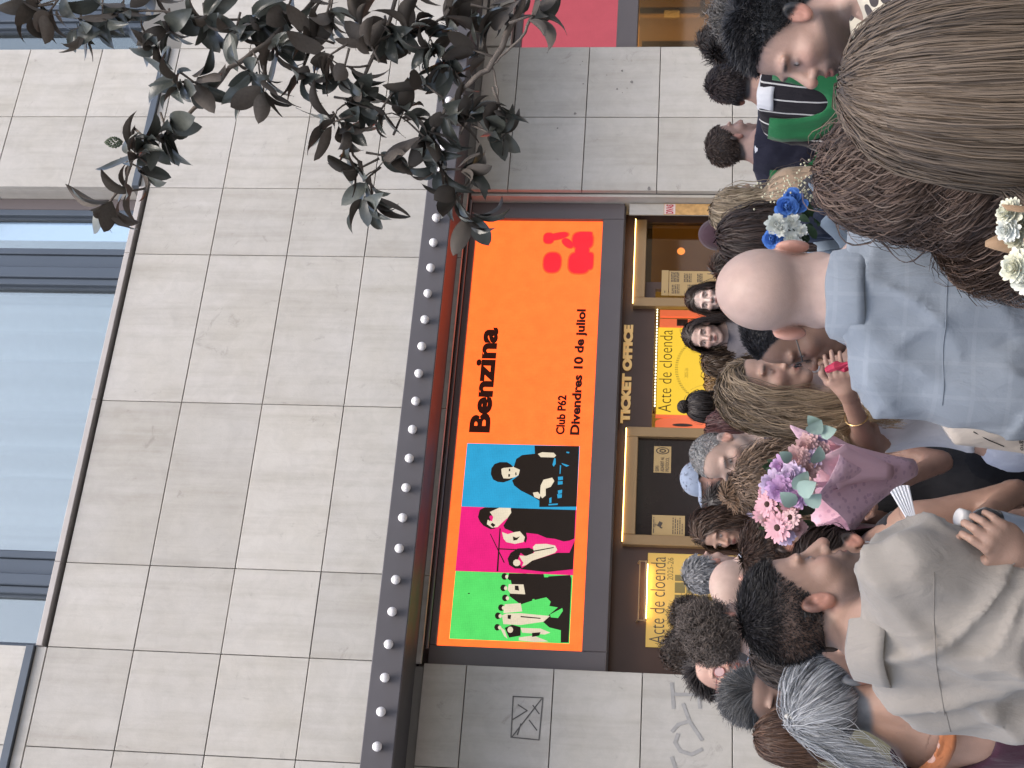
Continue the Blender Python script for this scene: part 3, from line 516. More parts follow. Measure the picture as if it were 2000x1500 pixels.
# interior seen through the opening
room = thing("lit_lobby", "warm lit lobby interior seen behind the ticket office front", "room", (6, 1.5, 0))
RL = (6, 1.5, 0)
def rpart(o): return ppart(o, room, RL)
rpart(MB().box(2.96, 8.8, 2.6, 2.7, 0, 2.6).build("back_wall", pmat("ochre_wall", (.34, .26, .10), .8)))
rpart(MB().box(2.96, 8.8, .42, 2.6, 2.45, 2.5).build("ceiling", pmat("lobby_ceiling", (.3, .25, .16), .8)))
rpart(MB().box(2.96, 8.8, .42, 2.6, -.02, .004).build("lobby_floor", pmat("lobby_floor_tile", (.12, .09, .06), .5)))
rpart(MB().box(4.95, 5.05, .42, 2.6, 0.01, 2.44).build("partition", pmat("lobby_partition", (.06, .04, .03), .7)))
for x in (6.0, 7.0):
    lt = MB().lathe([(.10, 0), (.10, .03)], (x, 1.6, 2.415), 16); rpart(lt.build("ceiling_lamp", pmat("warm_lamp", (.9, .7, .4), .5, emit=(1, .66, .28), estr=30)))
o = rpart(MB().lathe([(.035, 0), (.035, .01), (.03, .02)], (7.0, .62, 1.74), 12, 'y').build("spot_lamp", pmat("orange_lamp", (.9, .5, .2), .5, emit=(1, .4, .12), estr=1.2)))
ys = thing("yellow_screen", "bright yellow screen reading Acte de cloenda behind the ticket window", "screen", (5.77, .6, 1.0))
YL = (5.77, .6, 1.0)
def ypart(o): return ppart(o, ys, YL)
YM = led_mat("led_yellow", (1.0, .64, .055), .42, .05)
ypart(MB().box(5.36, 6.20, .60, .63, .9, 1.925).build("screen_face", YM))
ypart(text_mesh("Acte de cloenda", 5.375, 6.175, 1.80, 1.91, .599, pmat("screen_ink", (.10, .07, .01), .6), -.012, .001))
ypart(text_mesh("2025-26", 5.71, 5.80, 1.66, 1.69, .599, pmat("screen_grey", (.40, .30, .03), .6), -.01, .001))
b = MB()
for k in range(40):
    q = math.pi*(.15 + .95*k/39); x, z = 5.80+.30*math.cos(q), 1.50+.26*math.sin(q); b.box(x-.003, x+.003, .5985, .5995, z-.013, z+.013)
ypart(b.build("tick_ring", MATS["screen_grey"]))
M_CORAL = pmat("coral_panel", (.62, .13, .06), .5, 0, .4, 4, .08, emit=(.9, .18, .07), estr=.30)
lgo = thing("coral_letters", "big coral cut out letters either side of the yellow screen", "sign", (5.77, .66, .8))
CL = (5.77, .66, .8)
prof = [(5.205, 1.93), (5.29, 1.93)] + [(5.29+.045*math.sin(q/10*math.pi), 1.93-.24*(1-math.cos(q/10*math.pi))) for q in range(1, 10)] + [(5.29, 1.45), (5.26, 1.45), (5.26, .9), (5.205, .9)]
ppart(MB().poly(prof, .61, .03).build("letter", M_CORAL), lgo, CL)
ppart(MB().poly(rr(5.262, 1.70, .014, .085, 2), .606, .003).build("letter_hole", M_BRONZE), lgo, CL)
ppart(MB().box(5.335, 5.358, .61, .64, .9, 1.93).build("letter", M_CORAL), lgo, CL)
for x0, x1 in ((6.21, 6.295), (6.32, 6.385)): ppart(MB().box(x0, x1, .61, .64, .9, 1.915).build("letter", M_CORAL), lgo, CL)
ppart(MB().box(6.225, 6.29, .604, .609, 1.67, 1.765).build("letter_hole", M_BRONZE), lgo, CL)
st = thing("strip_light", "dashed white led strip above the yellow screen", "lamp", (5.8, .58, 1.93)); SL = (5.8, .58, 1.93)
ppart(MB().box(5.36, 6.42, .55, .60, 1.937, 1.953).build("channel", M_BRASS), st, SL)
for k in range(34):
    x = 5.40+.0295*k; ppart(MB().box(x, x+.016, .545, .549, 1.932, 1.942).build("led_dash", pmat("white_dash", (.9, .9, .8), .5, emit=(1, .92, .62), estr=1.5)), st, SL)
# small poster pasted on the right reveal
t, lc = notice(7.07, 7.185, 1.46, 1.90, .135, [], "small DIVAS poster pasted on the reveal beside the right hatch", None, pmat("poster_print", (.50, .30, .12), .7, 0, .3, 22, .55))
ppart(MB().box(7.075, 7.18, .1325, .1335, 1.80, 1.895).build("headline_band", pmat("poster_white", (.62, .52, .5), .7)), t, lc)
ppart(text_mesh("DIVAS", 7.08, 7.175, 1.815, 1.88, .1322, pmat("poster_red", (.40, .02, .03), .7), .03, .001), t, lc)
fmb(MB().box(7.07, 7.186, .137, .15, 0, 2.2), "reveal_strip", STONE)
fmb(MB().box(7.196, 7.222, .05, .36, 0, 3.6), "reveal_cheek", STONE); fmb(MB().box(2.925, 2.95, .05, .36, 0, 3.6), "reveal_cheek", STONE)
# ---- bay at the far right: unlit red screen drawn with a weak glow, amber windows
rb = thing("side_bay", "dark framed bay right of the stone pier with dim red screen over amber windows", "shopfront", (10, .2, 0)); RB = (10, .2, 0)
def bpart(o): return ppart(o, rb, RB)
b = MB(); b.bbox(8.845, 8.93, .12, .30, 0, 3.35, .005); b.bbox(8.931, 12.6, .12, .30, 3.28, 3.35, .005); b.bbox(8.931, 12.6, .12, .30, 2.19, 2.385, .005); b.bbox(12.6, 12.8, .12, .3, 0, 3.35, .005)
bpart(b.build("bay_frame", M_METAL))
bpart(MB().box(8.931, 12.6, .17, .2, 2.386, 3.279).build("screen_face", led_mat("led_dim_red", (.42, .075, .10), .55, .1)))
bpart(MB().box(8.931, 12.6, .25, .256, .2, 2.189).build("pane", M_DARKGLASS))
bpart(MB().box(8.80, 13, 1.3, 1.35, 0, 2.6).build("amber_wall", pmat("amber_wall_glow", (.55, .34, .10), .7, emit=(1, .55, .14), estr=.36)))  # wall glows faintly in place of lamps inside the bay
b = MB(); b.box(8.94, 9.16, .30, .36, 0, 2.15); bpart(b.build("window_post", pmat("brown_post", (.15, .105, .07), .6)))
b = MB()
for x in (9.56, 9.72, 9.96): b.box(x, x+.04, .5, .55, 0, 2.19)
b.box(9.56, 9.99, .56, .6, 1.55, 1.6); bpart(MB().box(9.17, 9.50, .36, .40, .2, 2.18).build("amber_panel", pmat("amber_panel_glow", (.40, .26, .10), .6, 0, .3, 3, .12, emit=(1, .56, .20), estr=.16))); bpart(b.build("inner_frame", M_BRONZE))  # amber panel glows by itself, standing for lamplight on the wall
bpart(MB().box(9.60, 9.71, .49, .5, 1.8, 1.95).build("lit_card", pmat("lit_card", (.9, .6, .2), .6, emit=(1, .7, .25), estr=.6)))
# ---- graffiti scrawls on the left wall
gr = thing("graffiti", "grey spray paint scrawl reading like letters on the left stone wall", "graffiti", (2.5, 0, 1.5)); GL = (2.5, 0, 1.5)
M_SPRAY = pmat("grey_spray", (.31, .305, .30), .8, 0, .3, 30, .25); M_MARK = pmat("black_marker", (.12, .115, .11), .8, 0, .3, 30, .3)
def scrawl(strokes, w_, m, name, par, loc, y=-.0045):
    b = MB()
    for s_ in strokes:
        for (ax, az), (bx_, bz) in zip(s_[:-1], s_[1:]):
            dx, dz = bx_-ax, bz-az; L = math.hypot(dx, dz) or 1e-6; nx, nz = -dz/L*w_/2, dx/L*w_/2; ex, ez = dx/L*w_*.3, dz/L*w_*.3
            y -= .00002
            b.poly([(ax+nx-ex, az+nz-ez), (bx_+nx+ex, bz+nz+ez), (bx_-nx+ex, bz-nz+ez), (ax-nx-ex, az-nz-ez)], y, .0006)
    o = b.build(name, m); ppart(o, par, loc)
scrawl([[(2.87, 1.75), (2.69, 1.735)], [(2.79, 1.74), (2.795, 1.57)], [(2.87, 1.56), (2.70, 1.545)], [(2.72, 1.665), (2.60, 1.62), (2.47, 1.53)], [(2.60, 1.62), (2.57, 1.70), (2.52, 1.74)], [(2.50, 1.70), (2.44, 1.72), (2.38, 1.68), (2.36, 1.60), (2.40, 1.53)], [(2.33, 1.74), (2.22, 1.70), (2.2, 1.55)]], .026, M_SPRAY, "spray_stroke", gr, GL)
g2 = thing("marker_tag", "thin black marker drawing of a crossed rectangle on the upper left wall slab", "graffiti", (2.6, 0, 2.8))
scrawl([[(2.72, 2.91), (2.42, 2.905), (2.41, 2.70), (2.72, 2.69), (2.72, 2.91)], [(2.42, 2.90), (2.71, 2.70)], [(2.55, 2.90), (2.62, 2.80), (2.66, 2.87)], [(2.48, 2.72), (2.55, 2.78)], [(2.60, 2.71), (2.66, 2.76)], [(2.44, 2.86), (2.52, 2.84)]], .009, M_MARK, "marker_line", g2, (2.6, 0, 2.8))
# chips and stains on the right pier
for (x, z, r) in [(8.42, 2.22, .018), (8.55, 2.31, .014), (8.34, 2.35, .012), (8.30, 2.30, .007), (8.35, 2.26, .006), (8.06, 2.72, .018), (8.62, 2.70, .006), (8.66, 2.68, .007), (8.40, 2.66, .01), (7.9, 2.87, .01), (7.25, 2.03, .02), (8.5, 2.45, .006), (8.68, 2.40, .006)]:
    fmb(MB().poly([(x+r*random.uniform(.5, 1.2)*math.cos(q), z+r*random.uniform(.4, 1.0)*math.sin(q)) for q in [i*2*math.pi/9 for i in range(9)]], -.0045 - random.uniform(0, .0004), .0005), "stain", pmat("stain_grey", (.20, .19, .18), .9, 0, .2, 40, .3))
# ================================================================== people: shapes as distance fields, turned into one skin
f32 = np.float32
def A(*v): return np.array(v, dtype=f32)
def sell(p, c, r):
    q = (p - A(*c)) / A(*r); k0 = np.sqrt((q*q).sum(1)); k1 = np.sqrt(((q / A(*r))**2).sum(1)) + 1e-9
    return k0*(k0-1)/k1
def scone(p, a, b, ra, rb):
    a = np.asarray(a, f32); b = np.asarray(b, f32); ba = b-a; pa = p-a
    t = np.clip(pa @ ba / (ba @ ba + 1e-9), 0, 1)
    return np.sqrt(((pa - t[:, None]*ba)**2).sum(1)) - (ra + (rb-ra)*t)
def smin(a, b, k):
    h = np.clip(.5 + .5*(b-a)/k, 0, 1); return b*(1-h) + a*h - k*h*(1-h)
def smax(a, b, k): return -smin(-a, -b, k)
def vnoise(p, seed=0):
    """smooth value noise, -1..1"""
    i = np.floor(p).astype(np.int64); f = (p - i).astype(f32); f = f*f*(3-2*f)
    def h(x, y, z):
        n = (x*374761393 + y*668265263 + z*2147483647 + seed*974634777) & 0x7fffffff
        n = (n ^ (n >> 13)) * 1274126177 & 0x7fffffff
        return ((n ^ (n >> 16)) & 0xffff).astype(f32) / 32767.5 - 1
    out = 0
    for dx in (0, 1):
        for dy in (0, 1):
            for dz in (0, 1):
                wgt = (f[:, 0] if dx else 1-f[:, 0]) * (f[:, 1] if dy else 1-f[:, 1]) * (f[:, 2] if dz else 1-f[:, 2])
                out = out + wgt*h(i[:, 0]+dx, i[:, 1]+dy, i[:, 2]+dz)
    return out
def surface(sdf, lo, hi, h, coarse=4):
    """surface nets: quads of the zero level of sdf inside the box lo..hi"""
    lo = np.asarray(lo, f32); n = np.maximum(np.ceil((np.asarray(hi)-lo)/h/coarse).astype(int), 2)*coarse
    nx, ny, nz = n + 1
    cx, cy, cz = [np.arange(k//coarse) for k in n]
    g = np.stack(np.meshgrid(cx, cy, cz, indexing='ij'), -1).reshape(-1, 3)
    fc = sdf((lo + (g*coarse + coarse/2.)*h).astype(f32))
    near = np.abs(fc) < coarse*h*1.45
    F = np.empty((nx, ny, nz), f32)
    sgn = np.repeat(np.repeat(np.repeat(fc.reshape(len(cx), len(cy), len(cz)), coarse, 0), coarse, 1), coarse, 2)
    F[:-1, :-1, :-1] = sgn; F[-1] = 1; F[:, -1] = 1; F[:, :, -1] = 1
    M = np.zeros((nx, ny, nz), bool)
    nb = np.repeat(np.repeat(np.repeat(near.reshape(len(cx), len(cy), len(cz)), coarse, 0), coarse, 1), coarse, 2)
    M[:-1, :-1, :-1] = nb; M[1:, :-1, :-1] |= nb; M[:-1, 1:, :-1] |= nb; M[:-1, :-1, 1:] |= nb; M[1:, 1:, 1:] |= nb
    idx = np.argwhere(M)
    F[M] = sdf((lo + idx*h).astype(f32))
    F[0] = np.abs(F[0])+1e-4; F[:, 0] = np.abs(F[:, 0])+1e-4; F[:, :, 0] = np.abs(F[:, :, 0])+1e-4
    S = F < 0
    c = [S[dx:nx-1+dx, dy:ny-1+dy, dz:nz-1+dz] for dx in (0, 1) for dy in (0, 1) for dz in (0, 1)]
    s = sum(x.astype(np.int8) for x in c); act = (s > 0) & (s < 8)
    ci = np.argwhere(act); vid = np.full(act.shape, -1, np.int32); vid[act] = np.arange(len(ci))
    if len(ci) == 0: return np.zeros((0, 3), f32), np.zeros((0, 4), np.int32)
    val = np.stack([F[ci[:, 0]+dx, ci[:, 1]+dy, ci[:, 2]+dz] for dx in (0, 1) for dy in (0, 1) for dz in (0, 1)], 1)
    cor = np.array([(dx, dy, dz) for dx in (0, 1) for dy in (0, 1) for dz in (0, 1)], f32)
    acc = np.zeros((len(ci), 3), f32); cnt = np.zeros(len(ci), f32)
    for a in range(8):
        for b in range(a+1, 8):
            if np.abs(cor[a]-cor[b]).sum() != 1: continue
            m = (val[:, a] < 0) != (val[:, b] < 0)
            t = val[m, a]/(val[m, a]-val[m, b]); acc[m] += cor[a] + t[:, None]*(cor[b]-cor[a]); cnt[m] += 1
    V = lo + (ci + acc/cnt[:, None])*h
    Q = []
    for ax in range(3):
        u, v = (ax+1) % 3, (ax+2) % 3
        sl0 = [slice(1, -1)]*3; sl0[ax] = slice(0, -1); sl1 = list(sl0); sl1[ax] = slice(1, None)
        a, b = S[tuple(sl0)], S[tuple(sl1)]
        e = np.argwhere(a != b); off = np.array([1, 1, 1]); off[ax] = 0; e = e + off
        flip = S[e[:, 0], e[:, 1], e[:, 2]]
        def cell(du, dv):
            k = e.copy(); k[:, u] -= du; k[:, v] -= dv; return vid[k[:, 0], k[:, 1], k[:, 2]]
        q = np.stack([cell(1, 1), cell(0, 1), cell(0, 0), cell(1, 0)], 1)
        q[~flip] = q[~flip][:, ::-1]; Q.append(q)
    Q = np.concatenate(Q); Q = Q[(Q >= 0).all(1)]
    return V.astype(f32), Q.astype(np.int32)
def rotm(axis, a): return np.array(Matrix.Rotation(a, 3, axis), dtype=f32)

# ---- the head, local frame: x right, +y the way the face looks, z up, origin between the ears
HAIRLINE_Y = np.array([-.13, -.075, -.04, -.01, .012, .028, .045, .075, .12]); HAIRLINE_Z = np.array([-.062, -.058, -.042, -.006, .010, .032, .057, .074, .082])
def head_sdf(q, fem, ears=True, nose=1.0, jaw=1.0):
    x = np.abs(q[:, 0]); p = q.copy(); p[:, 0] = x
    d = sell(p, (0, -.014, .040), (.075, .099, .086))
    d = smin(d, sell(p, (0, .022, -.035), (.061*jaw, .070, .082)), .03)
    d = smin(d, scone(p, (.050*jaw, -.002, -.062), (.012, .074, -.104), .018 if not fem else .015, .017), .03)
    d = smin(d, sell(p, (0, .078, -.106), (.020, .015, .015)), .018)
    d = smin(d, sell(p, (.040, .058, -.032), (.026, .026, .022)), .02)                    # cheek
    d = smin(d, sell(p, (.026, .079, .020), (.034, .013 if not fem else .010, .010)), .014)     # brow ridge
    d = smax(d, -sell(p, (.032, .097, -.006), (.020, .018, .0125)), .012)                   # eye socket
    d = smin(d, sell(p, (.031, .0735, -.006), (.0145, .0125, .0105)), .003)                    # eyeball and lids
    d = smin(d, scone(p, (0, .086, .006), (0, .112*1.0 + .004*(nose-1)*3, -.034), .0085, .0125*nose), .012)
    d = smin(d, sell(p, (.0125*nose, .098, -.039), (.0085, .011, .008)), .007)
    d = smax(d, -sell(p, (.0065, .106, -.047), (.0038, .006, .004)), .003)
    d = smin(d, sell(p, (0, .085, -.070), (.030, .013, .020)), .014)                            # mouth mound
    d = smin(d, sell(p, (0, .0955, -.0655), (.022, .008, .0055)), .005)
    d = smin(d, sell(p, (0, .0950, -.0770), (.019, .008, .0062)), .005)
    d = smax(d, -sell(p, (0, .105, -.0712), (.023, .010, .0016)), .003)
    if ears:
        ca, sa = math.cos(.28), math.sin(.28); e = p - A(.076, -.010, -.012); e = np.stack([e[:, 0], e[:, 1]*ca - e[:, 2]*sa*.0 + e[:, 2]*.22, e[:, 2]], 1)
        e2 = np.stack([e[:, 0]*math.cos(.45) + e[:, 1]*math.sin(.45), -e[:, 0]*math.sin(.45) + e[:, 1]*math.cos(.45), e[:, 2]], 1)
        ear = smax(sell(e2, (.004, 0, 0), (.0105, .0195, .031)), -sell(e2, (.013, .003, .003), (.008, .0115, .020)), .004)
        ear = smin(ear, sell(e2, (.006, .006, -.003), (.005, .005, .010)), .004)
        d = smin(d, ear, .008)
    return d
def hair_mask(q, rec=0.0):
    zl = np.interp(q[:, 1], HAIRLINE_Y, HAIRLINE_Z) + rec*np.clip((q[:, 1]-.0)/.08, 0, 1)*.045
    return np.clip((q[:, 2]-zl)/.012 + .5, 0, 1)
def head_tint(q, skin, hair, fem, scalp, rec, beard, brow=1.0, lipc=None, gray=None, eyes=True):
    n = len(q); t = np.tile(A(*skin), (n, 1)); x = np.abs(q[:, 0]); y, z = q[:, 1], q[:, 2]
    def mix(col, m): t[:] = t*(1-m[:, None]) + A(*col)*m[:, None]
    def blob(c, r, soft=.5):
        k = np.sqrt((((np.stack([x, y, z], 1)-A(*c))/A(*r))**2).sum(1)); return np.clip((1-k)/soft, 0, 1)
    pink = (min(1, skin[0]*1.12), skin[1]*.80, skin[2]*.74)
    mix(pink, .30*blob((.042, .08, -.03), (.03, .05, .025))); mix(pink, .6*blob((0, .115, -.036), (.018, .02, .016)))
    mix(pink, .8*blob((.085, -.01, -.01), (.02, .04, .045), .3))
    lip = lipc or (skin[0]*.85, skin[1]*.48, skin[2]*.45)
    mix(lip, blob((0, .097, -.0712), (.025, .02, .0125), .35))
    mix((.05, .02, .015), blob((0, .1, -.0712), (.022, .02, .0018), .4)*.9)
    mix(tuple(c*.35 for c in skin), blob((.0065, .108, -.048), (.005, .008, .005), .5))
    if beard:
        zl = np.interp(y, [-.02, .02, .06, .11], [-.035, -.045, -.052, -.048]); m = np.clip((zl-z)/.02, 0, 1)*np.clip((y+.025)/.02, 0, 1)*np.clip((z+.135)/.02, 0, 1)
        m = m*(1-blob((0, .099, -.0712), (.024, .03, .011), .35)); mix(gray or hair, m*beard)
    mix(gray or tuple(c*.8 for c in hair), blob((.034, .088, .017), (.022, .02, .0055), .5)*.85*brow)
    mix(tuple(c*.62 for c in skin), .45*blob((.032, .085, -.004), (.021, .02, .013), .6))
    if eyes:
        mix((.40, .37, .35), blob((.031, .086, -.0065), (.0125, .012, .0042), .25)); mix((.03, .018, .012), blob((.0305, .087, -.006), (.0056, .012, .0056), .25))
    mix((.025, .018, .015), blob((.032, .087, -.0015), (.0145, .012, .0022), .5)*.9)
    if scalp > 0: mix(hair, hair_mask(q, rec)*(scalp + (1-scalp)*np.clip((z-.045)/.04, 0, 1)))
    return t
# ---- one hand, local frame: wrist at origin, fingers along +y, palm facing -z, thumb on +x (a left hand)
def hand_mesh(curl, spread, h=.0042):
    prims = []
    for i, (x, L, r) in enumerate(((.027, .070, .0088), (.009, .078, .0090), (-.009, .072, .0086), (-.026, .056, .0078))):
        p = np.array([x, .088 - .004*abs(i-1.2), .0]); ang = 0.0; side = (1.2-i)*spread
        for k, fr in enumerate((.44, .32, .24)):
            ang += curl*(.6 if k == 0 else 1.0)
            d = np.array([math.sin(side)*math.cos(ang), math.cos(side)*math.cos(ang), -math.sin(ang)]); e = p + d*L*fr
            prims.append((p.copy(), e.copy(), r*(1-.08*k), r*(.94-.1*k))); p = e
    tp = [np.array(v) for v in ((.020, .020, -.006), (.046, .046, -.016), (.058, .072, -.022 - .02*curl), (.058 - .02*curl, .094, -.028 - .03*curl))]
    def sdf(p):
        d = sell(p, (0, .048, -.002), (.042, .052, .0155)); d = smin(d, scone(p, (0, -.03, 0), (0, .02, 0), .026, .029), .02)
        f = None
        for (a, b, ra, rb) in prims:
            q = scone(p, a, b, ra, rb); f = q if f is None else np.minimum(f, q)
        d = smin(d, f, .010)
        for k in range(3): d = smin(d, scone(p, tp[k], tp[k+1], .0125-.0015*k, .011-.0015*k), .008)
        return d
    return surface(sdf, (-.06, -.03, -.10), (.085, .185, .04), h, 4)
HANDS = {}
def hand(kind):
    if kind not in HANDS: HANDS[kind] = hand_mesh(*{'relaxed': (.38, .07), 'grip': (.95, .03), 'flat': (.12, .10)}[kind])
    return HANDS[kind]

def strands_mesh(P, R, n=3):
    """P (N,S,3) strand points, R (S,) or (N,S) radii -> verts and quads of thin tubes"""
    N, S = P.shape[:2]
    T = np.gradient(P, axis=1); T /= np.linalg.norm(T, axis=2, keepdims=True)+1e-9
    ref = np.tile(A(.35, .9, .25), (N, S, 1)); a = np.cross(T, ref); a /= np.linalg.norm(a, axis=2, keepdims=True)+1e-9; b = np.cross(T, a)
    R = np.broadcast_to(R, (N, S))[..., None]
    ring = [P + R*(a*math.cos(2*math.pi*k/n) + b*math.sin(2*math.pi*k/n)) for k in range(n)]
    V = np.stack(ring, 2).reshape(-1, 3)
    i = (np.arange(N)[:, None]*S + np.arange(S-1)[None])*n
    Q = np.concatenate([np.stack([i+k, i+(k+1) % n, i+n+(k+1) % n, i+n+k], -1).reshape(-1, 4) for k in range(n)])
    return V.astype(f32), Q.astype(np.int32)

def ribbons_mesh(P, R, O, rng):
    """flat locks of hair: P (N,S,3), half widths R (S,), O (N,S,3) outward direction"""
    N, S = P.shape[:2]
    T = np.gradient(P, axis=1); T /= np.linalg.norm(T, axis=2, keepdims=True)+1e-9
    a = np.cross(T, O); a /= np.linalg.norm(a, axis=2, keepdims=True)+1e-9; b = np.cross(a, T)
    j = rng.normal(size=(N, 1, 1))*.45; a = a*np.cos(j) + b*np.sin(j)
    R = np.broadcast_to(R, (N, S))[..., None]
    V = np.stack([P-a*R, P+a*R], 2).reshape(-1, 3)
    i = (np.arange(N)[:, None]*S + np.arange(S-1)[None])*2
    return V.astype(f32), np.stack([i, i+1, i+3, i+2], -1).reshape(-1, 4).astype(np.int32)
DEFPANTS = (.035, .038, .05)
def person(label, head, face, body=None, skin=(.46, .29, .22), hair=None, fem=False, pitch=0, roll=0, lean=(0, 0), top=None, arms=None,
           fine=.0075, beard=0, rec=0.0, build=1.0, pants=DEFPANTS, glasses=None, hands=('relaxed', 'relaxed'), name="person", nose=1.0, jaw=1.0, group="people in the crowd outside the theatre", headh=1.0, collar=None, squint=False, neck_fwd=.0, gray=None, yoke=None):
    """head: where the middle of the head is; face/body: heading in degrees, 0 = +x, 90 = +y; lean: forward and to the right, degrees"""
    hx, hy, hz = head; g_ = .2126*skin[0]+.7152*skin[1]+.0722*skin[2]; skin = tuple(min(.8, (c*.97+g_*.03)*1.04) for c in skin)
    body = face if body is None else body
    R_b = rotm('Z', rad(body-90)); Lf = rotm('Y', rad(lean[1])) @ rotm('X', -rad(lean[0]))
    H = hz + .128
    for _ in range(6):
        s = H/1.75; piv = A(0, 0, .95*s)
        hc = piv + Lf @ (A(0, .035+neck_fwd, H-.128) - piv)
        H += hz - hc[2]
    s = H/1.75; bw = build*s; root = A(hx, hy, 0) - R_b @ (hc*A(1, 1, 0))
    up = lambda v: piv + Lf @ (A(*v) - piv)                     # a point of the upright upper body, leaning
    Rh = rotm('Z', rad(face-body)) @ rotm('Y', rad(roll)) @ rotm('X', -rad(pitch))
    hs = 1.0 if not fem else .96
    hs *= headh
    tohead = lambda p: ((p - hc) @ Rh)/hs
    nr = .050 if fem else .058
    shw = (.153 if fem else .176)*bw
    # joints of the arms, in the body frame
    arms = {k: tuple(None if v is None else tuple((A(*v) - root) @ R_b) for v in a_) for k, a_ in (arms or {}).items()}   # given as world points
    J = {}
    for sd_, k in ((-1, 'l'), (1, 'r')):
        sh = up((sd_*shw, -.005, 1.395*s))
        dflt = (A(sd_*(shw+.055), -.03, 1.12*s), A(sd_*(shw+.06), .05, .88*s))
        e, w_ = arms.get(k, (None, None))
        e = dflt[0] if e is None else A(*e); w_ = dflt[1] if w_ is None else A(*w_)
        if k not in arms: e = up(e); 
        J[k] = (sh, e, w_)
    chest_c, belly_c, pelv_c = up((0, .002, 1.27*s)), up((0, .012, 1.07*s)), A(0, 0, .93*s)
    def torso(p, o=0.0):
        q = (p - piv) @ Lf + piv
        d = sell(q, (0, .004, 1.285*s), (.150*bw+o, .112*bw+o, .175*s+o))
        d = smin(d, scone(q, (-shw*.86, -.008, 1.398*s), (shw*.86, -.008, 1.398*s), .050*s+o, .050*s+o), .07)
        d = smin(d, sell(q, (0, .012, 1.07*s), ((.128 if fem else .140)*bw+o, .105*bw+o, .17*s+o)), .06)
        d = smin(d, sell(q, (0, -.002, .93*s), (.165*bw+o, .118*bw+o, .13*s+o)), .06)
        if fem: 
            d = smin(d, np.minimum(sell(q, (.07, .085, 1.26*s), (.062+o, .052+o, .062+o)), sell(q, (-.07, .085, 1.26*s), (.062+o, .052+o, .062+o))), .05)
        d = smin(d, np.minimum(scone(q, (.03, -.02, 1.50*s), (shw*.8, -.01, 1.435*s), .035+o, .042+o), scone(q, (-.03, -.02, 1.50*s), (-shw*.8, -.01, 1.435*s), .035+o, .042+o)), .04)
        return d
    nb = up((0, -.012, 1.43*s)); nt = hc + Rh @ (A(0, -.022, -.045)*hs)
    def arm(p, k, o=0.0, fr=2.0, flare=0.0):
        sh, e, w_ = J[k]
        r = (.048 if fem else .054)*bw/s*s
        f1 = min(fr, 1.0); d = scone(p, sh, sh + (e-sh)*f1, r+o, (r*(1-.26*f1))+o+flare*f1)
        if fr > 1.0:
            f2 = fr-1; d = smin(d, scone(p, e, e+(w_-e)*f2, r*.76+o, r*(.76-.27*f2)+o+flare), .02)
        return d
    def legs(p, o=0.0, knee=True):
        q = p.copy(); q[:, 0] = np.abs(q[:, 0])
        d = scone(q, (.088*bw, 0, .90*s), (.095*bw, .012, .50*s), .088*bw+o, .058*bw+o)
        return smin(d, scone(q, (.095*bw, .012, .50*s), (.098*bw, -.01, .09), .056*bw+o, .040+o), .03)
    def body_sdf(p):
        d = torso(p)
        d = smin(d, scone(p, nb, nt, nr*1.06, nr), .05)
        for k in 'lr': d = smin(d, arm(p, k), .035)
        d = smin(d, legs(p), .04)
        q = p.copy(); q[:, 0] = np.abs(q[:, 0])
        d = smin(d, scone(q, (.098*bw, -.03, .045), (.108*bw, .14, .035), .042, .034), .03)
        return d
    def whole(p):
        d = smin(body_sdf(p), head_sdf(tohead(p), fem, True, nose, jaw)*hs, .022); return d
    def upper(p):
        d = torso(p); d = smin(d, scone(p, nb, nt, nr*1.06, nr), .05)
        for k in 'lr': d = smin(d, arm(p, k), .035)
        return smin(d, head_sdf(tohead(p), fem, True, nose, jaw)*hs, .022)
    # skin: fine mesh around the head, coarser below the collar, welded into one object
    zc = float(nb[2] + .035)
    V1, Q1 = surface(whole, hc - A(.15, .16, .16+.0), hc + A(.15, .16, .15), fine, 4)
    allj = np.stack([J[k][i] for k in 'lr' for i in range(3)])
    lo = np.minimum(A(-.32, -.22, 0.0), allj.min(0)-.08); hi = np.maximum(A(.32, .25, hc[2]-.06), np.append(allj.max(0)[:2]+.08, hc[2]-.06))
    hi[2] = max(hi[2], float(allj[:, 2].max()+.08))
    cut = hc[2] - .15
    def lower(p): return smax(body_sdf(p), (p[:, 2]-(hc[2]-.09)) if allj[:, 2].max() < hc[2]-.1 else np.full(len(p), -1, f32), .001)
    V2, Q2 = surface(lower, lo, hi, .019 if fine < .0066 else .024, 3)
    parts = [(V1, Q1), (V2, Q2)]
    for i_, k in enumerate('lr'):
        sh, e, w_ = J[k]; dy = (w_-e)/np.linalg.norm(w_-e); sd_ = -1 if k == 'l' else 1
        pal = A(-sd_, 0, 0)*1.0
        hk = hands[i_]
        if isinstance(hk, tuple): pal = A(*hk[1]) @ R_b; hk = hk[0]
        zz = -(pal - dy*(pal @ dy)); zz = zz/(np.linalg.norm(zz)+1e-6); xx = np.cross(dy, zz)
        Vh, Qh = hand(hk); Vh = Vh.copy() * (.92 if fem else 1.0) * s
        if k == 'r': Vh[:, 0] *= -1; Qh = Qh[:, ::-1]
        parts.append((w_ + Vh[:, :1]*xx + Vh[:, 1:2]*dy + Vh[:, 2:]*zz, Qh))
    off = 0; VV, QQ = [], []
    for V_, Q_ in parts: VV.append(V_); QQ.append(Q_ + off); off += len(V_)
    VV = np.concatenate(VV).astype(f32); QQ = np.concatenate(QQ)
    hspec = hair or {}
    hcol = hspec.get('col', (.03, .02, .016))
    T = np.tile(A(*skin), (len(VV), 1)); n1 = len(V1)
    T[:n1] = head_tint(tohead(V1), skin, hcol, fem, hspec.get('scalp', 1.0 if hair else 0.0), rec, beard, hspec.get('brow', 1.0), hspec.get('lip'), gray, not squint)
    root_o = thing(name, label, "person", tuple(root), rad(body-90), group)
